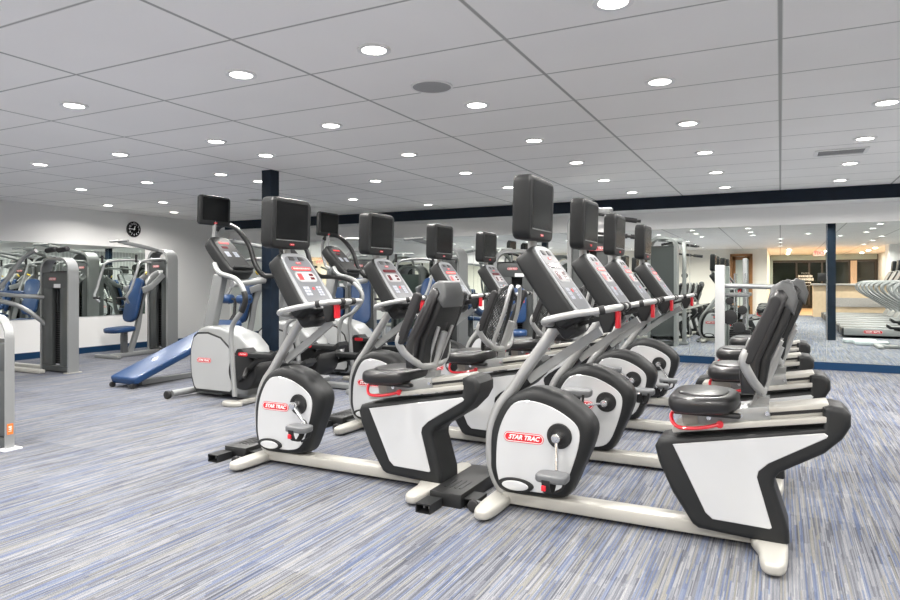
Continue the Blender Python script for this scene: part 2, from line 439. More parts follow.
# ceiling downlights --------------------------------------------------------
def make_downlight():
    e = empty('ceiling_downlight', (0, 0, CEIL)); e['category'] = 'ceiling light'
    obj('trim_ring', lambda bm: add_ring(bm, (0, 0, -.004), (0, 0, 1), .064, .088, .010, 28), 'trimwhite', e)
    obj('lamp_lens', lambda bm: add_cyl(bm, (0, 0, -.004), (0, 0, .0), .065, 28), 'lens', e)
    return e
vis = [(-.641, 2.822), (-1.878, 2.846), (-2.792, 2.841), (-4.299, 2.826),
       (-.644, 4.073), (-1.841, 4.05), (-3.084, 4.077), (-4.313, 4.097), (-5.561, 4.105), (-6.765, 4.085),
       (.639, 5.236), (-.625, 5.247), (-1.869, 5.287), (-3.134, 5.34), (-4.366, 4.764), (-5.59, 5.38), (-6.832, 5.406), (-8.113, 5.427),
       (.635, 6.464), (-.624, 6.492), (-1.835, 6.46), (-3.099, 6.52), (-4.307, 6.56), (-5.561, 5.95), (-8.33, 6.87), (-9.427, 6.75),
       (.633, 7.757), (-.63, 7.73), (-1.864, 7.74), (-3.09, 7.76), (-5.557, 7.87), (-7.2, 7.9), (-9.355, 7.943),
       (.632, 9.0), (-.627, 9.0), (-1.777, 8.95), (-3.1, 8.98), (-4.9, 8.95)]
proj = []
FX, CS, SN = 654., math.cos(math.atan(330.2 / 654)), math.sin(math.atan(330.2 / 654))
rest = []
for x in (.63, -.63, -1.87, -3.1, -4.33, -5.56, -6.8, -8.03, -9.26): rest.append((x, 1.6))
rest += [(1.86, 1.6), (3.0, 1.6), (3.0, .2), (1.4, .4)]  # extra unseen downlights, added to brighten the floor right of the viewer
for y in (-.3, -2.2, -4.4):
    for x in (2.4, .0, -2.45, -4.9, -7.3, -9.5): rest.append((x, y))
for y in (2.83, 4.08, 5.3, 6.5, 7.75, 9.0): rest.append((1.86, y)); rest.append((3.0, y))
for y in (-7.2, -9.2, -11.4):
    for x in (.3, 1.6, 3.0): rest.append((x, y))
def inframe(x, y):
    z = -x * SN + y * CS; xc = x * CS + y * SN
    if z <= .2: return None
    px, py = 450 + FX * xc / z, 281.7 - FX * (CEIL - H_) / z
    return (px, py) if 0 < px < 900 and 0 < py < 600 else None
proto_l = make_downlight(); first = True
vv = sorted([(inframe(*p), p) for p in vis if inframe(*p)], key=lambda t: t[0][1])
NUM = ['first', 'second', 'third', 'fourth', 'fifth', 'sixth', 'seventh', 'eighth', 'ninth', 'tenth']
ROWN = ['row nearest the viewer', 'second row from the viewer', 'third row from the viewer', 'fourth row from the viewer', 'fifth row from the viewer', 'row nearest the navy band']
rows = {}
for p in vis:
    k = max(0, min(5, int(round((p[1] - 2.83) / 1.235)))); rows.setdefault(k, []).append(p)
for k in sorted(rows):
    rr = sorted(rows[k], key=lambda p: -(inframe(*p) or (2000, 0))[0])
    for i, p in enumerate(rr):
        side = 'rightmost' if i == 0 else NUM[i] + ' from the right'
        lab = 'small round recessed ceiling light, %s in the %s' % (side, ROWN[k])
        if first: e = proto_l; first = False; e.location = (*p, CEIL); e['label'] = lab; e['group'] = 'recessed ceiling downlights'
        else: e = copy_tree(proto_l, (*p, CEIL), 0, lab, 'recessed ceiling downlights')
for p in rest:
    copy_tree(proto_l, (*p, CEIL), 0, 'small round recessed ceiling light outside the view, seen at most in the mirrors', 'recessed ceiling downlights outside the view')
LD = bpy.data.lights.new('downlight_glow', 'AREA'); LD.shape = 'DISK'; LD.size = .128; LD.energy = 15.0; LD.spread = math.radians(155); LD.color = (1, .965, .92)
LB = LD.copy(); LB.energy = 42
LW = bpy.data.lights.new('lobby_glow', 'AREA'); LW.shape = 'DISK'; LW.size = .128; LW.energy = 24; LW.color = (1, .90, .76)
for p in vis + rest:
    l = link('downlight_lamp', LW if p[1] < -6 else LB if p[1] < 0 else LD); l.location = (*p, CEIL - .012)

sp = empty('ceiling_speaker', (-1.915, 3.545, CEIL), 0, 'large round grey speaker grille in the ceiling near the viewer', 'speaker')
obj('grille', lambda bm: add_cyl(bm, (0, 0, -.008), (0, 0, 0), .118, 40), 'grille', sp)
obj('rim', lambda bm: add_ring(bm, (0, 0, -.005), (0, 0, 1), .118, .130, .010, 40), 'trimwhite', sp)
copy_tree(sp, (-6.85, 7.28, CEIL), 0, 'round grey speaker grille in the far ceiling left of the column')
vt = empty('ceiling_vent', (.50, 7.02, CEIL), 0, 'rectangular grey air vent in the ceiling on the right', 'vent')
obj('vent_frame', lambda bm: [add_box(bm, (0, s * .135, -.006), (.42, .03, .012)) for s in (-1, 1)] and [add_box(bm, (s * .2, 0, -.006), (.03, .27, .012)) for s in (-1, 1)], 'trimwhite', vt)
obj('vent_slats', lambda bm: [add_box(bm, (0, -.11 + i * .0275, -.004), (.37, .014, .006)) for i in range(9)] and add_box(bm, (0, 0, -.0005), (.38, .25, .001)), 'grille', vt)

# ------------------------------------------------------------------ recumbent bike (local: x = world+0.68, y = world-3.25)
S = .68
def sh(pts): return [(a + S, b) for a, b in pts]
FR_OUT = sh([(-1.372, .252), (-1.366, .395), (-1.318, .515), (-1.255, .59), (-1.17, .632), (-1.08, .640), (-.968, .61), (-.886, .556), (-.832, .503), (-.814, .442), (-.838, .348), (-.886, .236), (-.922, .152), (-.955, .105), (-1.024, .088), (-1.18, .078), (-1.30, .085), (-1.345, .13), (-1.37, .196)])
FR_PAN = sh([(-1.325, .259), (-1.315, .386), (-1.278, .488), (-1.224, .558), (-1.151, .577), (-1.052, .563), (-.955, .520), (-.892, .468), (-.882, .40), (-.912, .283), (-.962, .165), (-1.03, .122), (-1.15, .115), (-1.285, .125), (-1.318, .18)])
RE_OUT = sh([(-.46, .468), (-.505, .455), (-.522, .42), (-.505, .35), (-.443, .214), (-.355, .082), (-.33, .068), (-.231, .062), (.015, .050), (.036, .062), (.034, .118), (-.022, .300), (-.020, .335), (.0, .362), (.165, .462), (.232, .53), (.262, .585), (.262, .632), (.235, .662), (.19, .668), (.160, .655), (.158, .572), (-.12, .522)])
RE_PAN = sh([(-.440, .440), (.165, .553), (.178, .543), (.172, .532), (-.045, .400), (-.084, .362), (-.090, .335), (-.032, .125), (-.04, .118), (-.270, .124), (-.30, .15)])
def make_bike(kind='solid', lit=True):
    t = empty('recumbent_bike'); t['category'] = 'exercise bike'
    # base
    def rail(bm):
        add_box(bm, (.0, 0, .052), (1.25, .115, .064), bevel=.012)
    obj('base_rail', rail, 'base', t)
    def foot(xc, L_, wc):
        def f(bm):
            h = [(-wc, 0), (-wc, .08), (-.060, .17), (-.048, L_ - .055), (-.03, L_ - .01), (0, L_), (.03, L_ - .01), (.048, L_ - .055), (.055, .17), (.055, .08)]
            out = spline(h + [(.055, -.08), (.055, -.17), (.048, -L_ + .055), (.03, -L_ + .01), (0, -L_), (-.03, -L_ + .01), (-.048, -L_ + .055), (-.060, -.17), (-wc, -.08)], 3, True)
            add_prism(bm, [(p[0], p[1]) for p in out], .012, .062, Matrix.Translation((xc, 0, 0)), bevel=.016)
        return f
    obj('front_foot', foot(-.635, .325, .062), 'base', t); obj('rear_foot', foot(.655, .355, .090), 'base', t)
    for x in (-.635, .655):
        for y in (-.26, .26):
            obj('levelling_pad', lambda bm: add_cyl(bm, (x, y, 0), (x, y, .014), .028, 16), 'rubber', t)
    for y in (-.20, .20):
        obj('transport_wheel', lambda bm: add_cyl(bm, (-.725, y - .014, .034), (-.725, y + .014, .034), .030, 20, bevel=.006), 'rubber', t)
        obj('wheel_bracket', lambda bm: add_box(bm, (-.70, y + .022, .04), (.09, .008, .03)), 'silver', t)
    # front shroud
    fo = [tuple(p) for p in spline(FR_OUT, 3, True)]
    obj('front_shroud', lambda bm: add_prism(bm, fo, -.088, .088, XZ(0), bevel=.052, seg=6), 'dark', t)
    fp = [tuple(p) for p in spline(FR_PAN, 3, True)]
    fpm = [(-a, b) for a, b in fp][::-1]
    obj('side_panel', lambda bm: add_prism(bm, fp, 0, .093, XZ(0), bevel=.003, seg=1, both=False), 'panel', t)
    obj('side_panel', lambda bm: add_prism(bm, fpm, 0, .093, XZback(0), bevel=.003, seg=1, both=False), 'panel', t)
    # badges, ellipse plates, crank discs
    for sgn in (-1, 1):
        mk = XZ if sgn < 0 else XZback
        fx = 1 if sgn < 0 else -1
        mt = mk(sgn * .0935)
        badge(t, mt @ Matrix.Translation((fx * (-1.172 + S), .385, 0)))
        obj('oval_trim', lambda bm: add_prism(bm, [(fx * (-1.215 + S) + a, .140 + b) for a, b in circ(.098, 28, .036)], 0, .010, mt, bevel=.004, both=False), 'dark', t)
        obj('oval_plate', lambda bm: add_prism(bm, [(fx * (-1.215 + S) + a, .138 + b) for a, b in circ(.072, 28, .025)], 0, .014, mt, bevel=.003, both=False), 'panel', t)
        cx, cz = -.982 + S, .415
        y0 = sgn * .092
        obj('crank_cover', lambda bm: (add_cyl(bm, (cx, y0, cz), (cx, y0 + sgn * .012, cz), .064, 36, bevel=.004), add_ring(bm, (cx, y0 + sgn * .012, cz), (0, 1, 0), .044, .060, .006, 36)), 'black', t)
        # crank arm down on the near side, up on the far side
        ang = -PI / 2 + .05 if sgn < 0 else PI / 2 + .05
        px_, pz_ = cx + .165 * math.cos(ang), cz + .165 * math.sin(ang)
        ya, yb = sgn * .140, sgn * .170
        ca = obj('crank_arm', lambda bm: (add_sweep(bm, [(cx, ya, cz), (px_, yb, pz_)], rrect(.014, .030, .006, 2), up=(0, 1, 0) if False else None),
                                          add_cyl(bm, (cx, y0, cz), (cx, sgn * .165, cz), .022, 20, bevel=.003)), 'chrome', t)
        def pedal(bm):
            o = spline([(-.078, 0), (-.066, .045), (.0, .055), (.066, .048), (.078, 0), (.066, -.048), (0, -.055), (-.066, -.045)], 3, True)
            add_prism(bm, [(p[0], p[1]) for p in o], -.018, .020, Matrix.Translation((px_ + .004, sgn * .245, pz_)), bevel=.010)
        pd = obj('pedal', pedal, 'grey', t)
        def strap(bm):
            pts = [(px_ - .012, sgn * .245 + .056 * math.cos(a), pz_ - .002 + .075 * math.sin(a)) for a in [PI + i * PI / 8 for i in range(9)]]
            add_sweep(bm, pts, [(-.020, -.002), (.020, -.002), (.020, .002), (-.020, .002)], up=None)
            pts2 = [(px_ + .05, sgn * .19, pz_), (px_ + .04, sgn * .2, pz_ - .06), (px_ - .005, sgn * .215, pz_ - .085)]
            add_tube(bm, pts2, .007, 6, 3)
        obj('strap', strap, 'rubber', pd)
        obj('strap_buckle', lambda bm: add_box(bm, (px_ - .022, sgn * .300, pz_ - .04), (.022, .014, .026), bevel=.003), 'red', pd)
    # mast
    def mast(bm):
        p = sh([(-1.245, .045), (-1.330, .085), (-1.372, .155), (-1.392, .26), (-1.384, .40), (-1.343, .515), (-1.268, .612), (-1.215, .690), (-1.03, .950)])
        add_tube(bm, [(a, 0, b) for a, b in p], .030, 14, 4)
    obj('mast', mast, 'alum', t)
    def brace(bm):
        a, b = (-1.19 + S, .665), (-.80 + S, .940)
        add_sweep(bm, [(a[0], .03, a[1]), ((a[0] + b[0]) / 2, .06, (a[1] + b[1]) / 2 + .01), (b[0], .02, b[1])], [(-.012, -.023), (.012, -.023), (.012, .023), (-.012, .023)], up=(-.57, 0, .82))
    obj('brace', brace, 'silver', t)
    # console
    u = Vector((.583, 0, -.812)); n = Vector((.812, 0, .583))
    C0 = Vector((-.424, 0, 1.349)) + u * .20
    CM = basis(C0, (0, 1, 0), -u, n)      # local x = +Y, y = up the slope, z = out of the face
    body = spline([(-.095, .232), (0, .242), (.095, .232), (.126, .195), (.140, .08), (.150, -.08), (.152, -.18), (.130, -.232), (0, -.245), (-.130, -.232), (-.152, -.18), (-.150, -.08), (-.140, .08), (-.126, .195)], 3, True)
    body = [(p[0] * 1.08, p[1] * .94 + .008) for p in body]
    sc_ = lambda k, k2=None: [(a * k, b * (k2 or k)) for a, b in body]
    obj('console', lambda bm: (add_prism(bm, body, -.120, 0, CM, bevel=.022, seg=3), add_box(bm, (0, -.20, -.105), (.20, .13, .10), CM, bevel=.03)), 'dark', t)
    con = kids(t)[-1] if False else [c for c in bpy.data.objects if c.name.startswith('console') and c.parent == t][-1]
    obj('console_bezel', lambda bm: add_prism(bm, sc_(.93, .95), -.004, .004, CM, bevel=.003, seg=1, both=False), 'steelface', con)
    obj('console_face', lambda bm: add_prism(bm, rrect(.238, .375, .05, 4, 0, .005), 0, .0055, CM), 'face', con)
    LED = 'led' if lit else 'glassdark'
    obj('display', lambda bm: add_prism(bm, rrect(.185, .026, .010, 3, 0, .095), 0, .0075, CM), LED, con)
    def dots(bm):
        x = -.08
        while x < .08:
            w = random.choice((.006, .009, .012)); add_box(bm, (x + w / 2, .095, .0080), (w, .011, .0006), CM); x += w + .004
    if lit: obj('display_text', dots, mat('led_text', (.8, .3, .3), .3, emit=(1, .25, .2), estr=.9) if 'led_text' not in bpy.data.materials else bpy.data.materials['led_text'], con)
    obj('display_frame', lambda bm: add_prism(bm, rrect(.20, .082, .035, 5, 0, .030), 0, .0068, CM), 'steelface', con)
    obj('display_frame', lambda bm: add_prism(bm, rrect(.188, .070, .030, 5, 0, .030), 0, .0078, CM), 'grille', con)
    obj('readout', lambda bm: add_box(bm, (-.055, .030, .0082), (.042, .050, .002), CM), LED, con)
    obj('readout', lambda bm: (add_box(bm, (.055, .045, .0082), (.038, .018, .002), CM), add_box(bm, (.055, .017, .0082), (.038, .018, .002), CM)), 'glassdark', con)
    kc = [[((.004 + i * .014 - .006, .045 - j * .015, .0082), (.010, .010, .002)) for i in range(2) for j in range(3)],
          [((-.075 + i * .030, -.055 - j * .024, .0062), (.026, .019, .002)) for i in range(2) for j in range(3)],
          [((.050 + i * .026, -.052 - j * .019, .0062), (.020, .014, .002)) for i in range(2) for j in range(4)]]
    for q in kc:
        obj('keypad', lambda bm: [add_box(bm, c_, s_, CM) for c_, s_ in q], 'key', con)
    obj('stop_button', lambda bm: add_prism(bm, circ(.011, 12), .004, .008, CM @ Matrix.Translation((.008, -.062, 0))), 'badge', con)
    obj('fan_vent', lambda bm: [add_box(bm, (s * .045, .175, .004), (.05, .030, .006), CM @ Matrix.Translation((0, 0, .002)), bevel=.004) for s in (-1, 1)], 'black', con)
    obj('tray', lambda bm: [add_box(bm, (s * .062, -.198, .004), (.09, .042, .010), CM, bevel=.006) for s in (-1, 1)], 'black', con)
    small_badge(con, CM @ Matrix.Translation((0, .140, .0065)), .05)
    # television
    def neck(bm): add_tube(bm, [(-.475, 0, 1.26), (-.480, 0, 1.46)], .024, 14)
    obj('tv_neck', neck, 'alum', t)
    TM = basis((-.416, -.02, 1.557), (0, 1, 0), (.03, 0, 1), (1, 0, -.03))
    def tv(bm):
        add_prism(bm, rrect(.385, .325, .045, 5), -.094, 0, TM, bevel=.016)
    tvo = obj('television', tv, 'dark', t)
    obj('screen_surround', lambda bm: add_prism(bm, rrect(.318, .252, .010, 2, 0, .014), -.002, .002, TM), 'black', tvo)
    obj('screen', lambda bm: add_prism(bm, rrect(.300, .236, .004, 2, 0, .016), -.002, .0032, TM), 'screen', tvo)
    obj('screen_trim', lambda bm: add_box(bm, (0, -.108, .003), (.300, .004, .002), TM), 'silver', tvo)
    small_badge(tvo, TM @ Matrix.Translation((0, -.134, .0015)), .045)
    # handlebar
    HB = [(-.34, -.10, .975), (-.342, -.21, .985), (-.305, -.252, 1.003), (-.19, -.235, 1.030), (-.055, -.205, 1.052), (-.012, -.150, 1.060), (-.004, -.05, 1.062)]
    HB = HB + [(x, -y, z) for x, y, z in HB[::-1]]
    obj('handlebar', lambda bm: add_tube(bm, HB, .017, 12, 4), 'alum', t)
    for p0, p1 in (((-.075, -.212, 1.048), (-.050, -.203, 1.053)), ((-.004, -.075, 1.062), (-.004, -.035, 1.062)), ((-.004, .035, 1.062), (-.004, .075, 1.062))):
        obj('grip_collar', lambda bm: add_cyl(bm, p0, p1, .022, 14, bevel=.003), 'rubber', t)
    obj('handlebar_bracket', lambda bm: (add_box(bm, (-.30, 0, .972), (.16, .20, .045), bevel=.012), add_box(bm, (-.12, 0, 1.0), (.24, .05, .02), Matrix.Translation((-.12, 0, 1.0)) @ Matrix.Rotation(-.28, 4, 'Y') @ Matrix.Translation((.12, 0, -1.0)))), 'dark', t)
    obj('lever_housing', lambda bm: add_prism(bm, [(-.040, .0), (.035, .0), (.04, -.05), (.012, -.115), (-.018, -.12), (-.04, -.06)], -.028, .028, basis((-.062, -.085, 1.056), (1, 0, 0), (0, 0, 1), (0, -1, 0)), bevel=.008), 'black', t)
    obj('red_lever', lambda bm: add_box(bm, (-.014, -.085, 1.003), (.022, .044, .085), bevel=.006), 'red', t)
    # rear shroud
    ro = RE_OUT
    obj('rear_shroud', lambda bm: add_prism(bm, ro, -.115, .115, XZ(0), bevel=.040, seg=5), 'dark', t)
    rm = [(-a, b) for a, b in RE_PAN][::-1]
    obj('rear_panel', lambda bm: add_prism(bm, RE_PAN, 0, .1185, XZ(0), bevel=.003, seg=1, both=False), 'panel', t)
    obj('rear_panel', lambda bm: add_prism(bm, rm, 0, .1185, XZback(0), bevel=.003, seg=1, both=False), 'panel', t)
    # seat rail: an aluminium extrusion sloping gently up to the rear
    sl = math.atan2(.105, .62)
    RM = Matrix.Translation((.545, 0, .572)) @ Matrix.Rotation(-sl, 4, 'Y')
    obj('seat_rail', lambda bm: (add_box(bm, (0.03, 0, .022), (.60, .150, .052), RM, bevel=.008), add_box(bm, (0.0, 0, -.016), (.63, .222, .026), RM, bevel=.004), add_box(bm, (.03, 0, .004), (.60, .12, .03), RM)), 'base', t)
    obj('rail_slot', lambda bm: [add_box(bm, (.12, s * .0755, .018), (.40, .004, .014), RM) for s in (-1, 1)], 'black', t)
    obj('seat_carriage', lambda bm: (add_box(bm, (-.05, 0, .025), (.30, .185, .060), RM, bevel=.006), add_prism(bm, [(.03, .05), (.10, .05), (.11, .085), (.06, .085)], -.035, .035, RM @ XZ(0))), 'silver', t)
    for s in (-1, 1):
        for a in (-.15, -.02, .09):
            obj('carriage_bolt', lambda bm: add_cyl(bm, tuple(RM @ Vector((a, s * .090, .025))), tuple(RM @ Vector((a, s * .100, .025))), .010, 10), 'chrome', t)
    # seat
    def seat(bm):
        o = spline([(-.175, .0), (-.172, .12), (-.14, .20), (-.05, .222), (.06, .20), (.13, .17), (.165, .10), (.17, 0), (.165, -.10), (.13, -.17), (.06, -.20), (-.05, -.222), (-.14, -.20), (-.172, -.12)], 3, True)
        SM = Matrix.Translation((.370, 0, .600)) @ Matrix.Scale(.86, 4, (1, 0, 0)) @ Matrix.Rotation(-.02, 4, 'Y')
        add_prism(bm, [(p[0], p[1]) for p in o], .0, .075, SM, bevel=.030, seg=4)
    st = obj('seat_cushion', seat, 'vinyl', t)
    def pad(bm):
        o = spline([(-.13, .0), (-.12, .10), (-.04, .16), (.08, .14), (.12, 0), (.08, -.14), (-.04, -.16), (-.12, -.10)], 3, True)
        add_prism(bm, [(p[0], p[1]) for p in o], .064, .083, Matrix.Translation((.370, 0, .600)) @ Matrix.Scale(.86, 4, (1, 0, 0)), bevel=.010, seg=3)
    obj('seat_pad', pad, 'vinyl', st)
    obj('seat_pan', lambda bm: add_box(bm, (.385, 0, .592), (.28, .26, .022), bevel=.008), 'black', t)
    def rl(bm):
        add_tube(bm, [(.44, -.105, .548), (.36, -.135, .530), (.27, -.15, .528), (.235, -.12, .560), (.245, -.09, .590), (.30, 0, .592), (.245, .09, .590), (.235, .12, .560), (.27, .15, .528), (.36, .135, .530), (.44, .105, .548)], .0085, 8, 4)
        for s in (-1, 1): add_cyl(bm, (.44, s * .094, .548), (.44, s * .115, .548), .016, 12)
    obj('release_lever', rl, 'red', t)
    # curved support of the back rest
    def sup(bm):
        add_tube(bm, [(.33, 0, .578), (.45, 0, .572), (.535, 0, .580), (.585, 0, .625), (.605, 0, .70), (.640, 0, .80), (.675, 0, .90)], .024, 12, 4)
    obj('back_support', sup, 'alum', t)
    BM = XZ(0)
    def taper(bm):
        for v in bm.verts:
            k = max(0, min(1, (v.co.z - .70) / .47)); v.co.y *= 1 - .38 * k * k
    if kind == 'solid':
        back = sh([(-.150, .700), (-.158, .78), (-.150, .86), (-.095, .99), (-.035, 1.12), (-.015, 1.150), (.010, 1.150), (.030, 1.12), (-.020, .98), (-.075, .85), (-.085, .76), (-.095, .70)])
        def bk(bm): add_prism(bm, back, -.195, .195, BM, bevel=.022, seg=3); taper(bm)
        obj('backrest', bk, 'vinyl', t)
        shell = sh([(-.10, .72), (-.088, .80), (-.085, .86), (-.03, .98), (.015, 1.09), (-.035, 1.125), (-.028, 1.160), (.010, 1.182), (.045, 1.172), (.064, 1.10), (.02, .98), (-.035, .86), (-.05, .76), (-.07, .70)])
        def bs(bm): add_prism(bm, shell, -.165, .165, BM, bevel=.020, seg=3); taper(bm)
        obj('backrest_shell', bs, 'dark', t)
        cap = sh([(-.055, 1.07), (-.042, 1.13), (-.030, 1.166), (.010, 1.190), (.048, 1.180), (.070, 1.105), (.052, 1.04), (.02, 1.075)])
        def cp(bm): add_prism(bm, cap, -.172, .172, BM, bevel=.022, seg=3); taper(bm)
        obj('backrest_cap', cp, 'cap', t)
        obj('handle_slot', lambda bm: add_box(bm, (.660, 0, .965), (.06, .10, .20), Matrix.Translation((.660, 0, .965)) @ Matrix.Rotation(.38, 4, 'Y') @ Matrix.Translation((-.660, 0, -.965)), bevel=.02), 'black', t)
        for s in (-1, 1):
            obj('support_strut', lambda bm: add_tube(bm, [(.605, s * .035, .70), (.62, s * .07, .76), (.685, s * .085, .93)], .011, 8, 3), 'alum', t)
    else:
        # mesh back in a black frame, carried by two silver tubes
        fpth = [(.535, .17, .72), (.535, -.17, .72)]
        ln = Vector((.13, 0, .42)); 
        def P_(a, b): return Vector((.53, 0, .71)) + ln * b + Vector((-.02 * math.sin(PI * b) - .03 * (1 - a * a / .04), a, 0))
        ring = [P_(.17, .03), P_(.19, .3), P_(.17, .7), P_(.13, .95), P_(.05, 1.03), P_(-.05, 1.03), P_(-.13, .95), P_(-.17, .7), P_(-.19, .3), P_(-.17, .03), P_(-.1, -.02), P_(.1, -.02)]
        obj('backrest_frame', lambda bm: add_tube(bm, ring, .015, 8, 4, True), 'black', t)
        def lat(bm):
            q = [(-.002, -.003), (.002, -.003), (.002, .003), (-.002, .003)]
            def half(b): return .17 if b < .7 else .17 - .13 * ((b - .7) / .33) ** 1.5
            N_ = 13
            for i in range(-9, 22):
                for sg in (1, -1):
                    seg = []
                    for k in range(13):
                        a = -.19 + .38 * k / 12; b = i / 14 + sg * (a) * 1.35
                        if 0 <= b <= 1.02 and abs(a) <= half(b) + .012: seg.append(P_(a, b))
                        else:
                            if len(seg) > 1: add_sweep(bm, seg, q)
                            seg = []
                    if len(seg) > 1: add_sweep(bm, seg, q)
        obj('backrest_mesh', lat, 'black', t)
        for s in (-1, 1):
            obj('support_strut', lambda bm: add_tube(bm, [(.595, s * .03, .70), (.60, s * .12, .715), (.60, s * .145, .77), (.665, s * .135, .95), (.70, s * .10, 1.12), (.70, s * .06, 1.15)], .015, 10, 4), 'alum', t)
    # side handles
    obj('side_handle_tube', lambda bm: add_tube(bm, [(.560, -.285, .900), (.545, -.285, .850), (.575, -.24, .775), (.605, -.13, .715), (.610, 0, .705), (.605, .13, .715), (.575, .24, .775), (.545, .285, .850), (.560, .285, .900)], .020, 10, 4), 'alum', t)
    for s in (-1, 1):
        def gp(bm):
            add_prism(bm, [(p[0], p[1]) for p in rrect(.045, .30, .02, 4)], -.020, .020, basis((.612, s * .285, .985), (.92, 0, -.39), (.39, 0, .92), (0, -1, 0)), bevel=.008)
        obj('side_grip', gp, 'rubber', t)
    return t

BG = 'recumbent exercise bikes set in two rows'
XA, XB = -.68, -2.40
bA = make_bike('solid', False)
bA.location = (XA, 3.25, 0); tag(bA, 'recumbent bike with black padded back at the near end of the right row, display unlit', 'exercise bike', BG)
bL = make_bike('solid', True)
bL.location = (XB + .005, 3.33, 0); tag(bL, 'recumbent bike nearest the viewer in the left row, red display lit, black padded back', 'exercise bike', BG)
copy_tree(bL, (XA - .012, 4.28, 0), 0, 'second recumbent bike of the right row, directly behind the nearest one, red display lit', BG)
copy_tree(bL, (XA - .05, 5.33, 0), 0, 'third recumbent bike of the right row counted from the viewer', BG)
copy_tree(bL, (XA - .03, 6.45, 0), 0, 'last recumbent bike of the right row, the one closest to the mirror wall', BG)
SEATBITS = ('seat_cushion', 'seat_pan', 'release_lever', 'back_support', 'backrest', 'handle_slot', 'support_strut', 'side_handle', 'side_grip', 'seat_carriage', 'carriage_bolt')
for o in list(bpy.data.objects):
    if o.name.startswith('recumbent_bike') and abs(o.location.x - XA) < .2 and o.location.y > 4:
        for c in kids(o):
            if c.name.startswith(SEATBITS): c.location.x += .085; c.location.z += .013
bM = make_bike('mesh', True)
bM.location = (XB, 5.48, 0); tag(bM, 'third recumbent bike of the left row, mesh back and lit red display', 'exercise bike', BG)
bN = make_bike('mesh', False)
bN.location = (XB, 4.40, 0); tag(bN, 'second recumbent bike of the left row, mesh back and unlit display', 'exercise bike', BG)
copy_tree(bN, (XB, 6.57, 0), 0, 'farthest recumbent bike of the left row, mesh back, beside the strength machines', BG)

CXZ = Vector((-.982 + S, 0, .415))
def turn_crank(root, ang):
    R_ = Matrix.Translation(CXZ) @ Matrix.Rotation(-ang, 4, 'Y') @ Matrix.Translation(-CXZ)
    for c in kids(root):
        if c.name.startswith('crank_arm'): c.matrix_local = R_
        elif c.name.startswith('pedal'):
            near = sum(v.co.y for v in c.data.vertices) < 0
            a0 = (-PI / 2 + .05) if near else (PI / 2 + .05)
            p0 = Vector((math.cos(a0), 0, math.sin(a0))) * .165; p1 = Vector((math.cos(a0 + ang), 0, math.sin(a0 + ang))) * .165
            c.location = p1 - p0
for b_ in [o for o in bpy.data.objects if o.name.startswith('recumbent_bike')]:
    xa, ya_ = b_.location.x, b_.location.y
    if xa < -2: turn_crank(b_, {3: .80, 4: 1.9, 5: 2.6, 6: .4}[int(ya_)])
    elif ya_ > 4: turn_crank(b_, {4: -1.45, 5: -2.2, 6: .6}[int(ya_)])

# power boxes on the floor behind the masts
def make_power_box():
    e = empty('power_box'); e['category'] = 'power box'
    def b(bm):
        add_box(bm, (0, .28, .037), (.185, .56, .074), bevel=.004)
        add_box(bm, (.03, .70, .028), (.10, .30, .056), bevel=.004)
    obj('housing', b, 'black', e)
    obj('vent_ribs', lambda bm: [add_box(bm, (-.045 + .03 * i, .16, .075), (.012, .14, .003)) for i in range(4)], 'dark', e)
    for x, y in ((-.055, -.075), (.125, .10)):
        def so(bm):
            add_box(bm, (x, y, .045), (.085, .13, .006)); add_box(bm, (x - .04, y, .024), (.006, .13, .042)); add_box(bm, (x + .04, y, .024), (.006, .13, .042)); add_box(bm, (x, y + .03, .024), (.078, .05, .038)); add_box(bm, (x, y, .002), (.085, .13, .004))
        s_ = obj('socket_box', so, 'dark', e)
        obj('socket_pins', lambda bm: [add_box(bm, (x + d, y - .01, .02), (.008, .03, .016)) for d in (-.015, .015)], 'silver', s_)
    return e
pbx = make_power_box(); PG = 'power boxes on the floor beside the bikes'
pbx.location = (-1.575, 3.06, 0); tag(pbx, 'black floor power box between the two nearest bikes', 'power box', PG)
for k, (x, y, l) in enumerate([(-3.27, 3.27, 'black floor power box left of the front foot of the nearest left bike'), (-1.575, 4.26, 'black floor power box beside the mast of the second bike in the right row'),
                  (-3.27, 4.36, 'black floor power box beside the mast of the second bike in the left row')]):
    copy_tree(pbx, (x, y, 0), 0, l, PG)

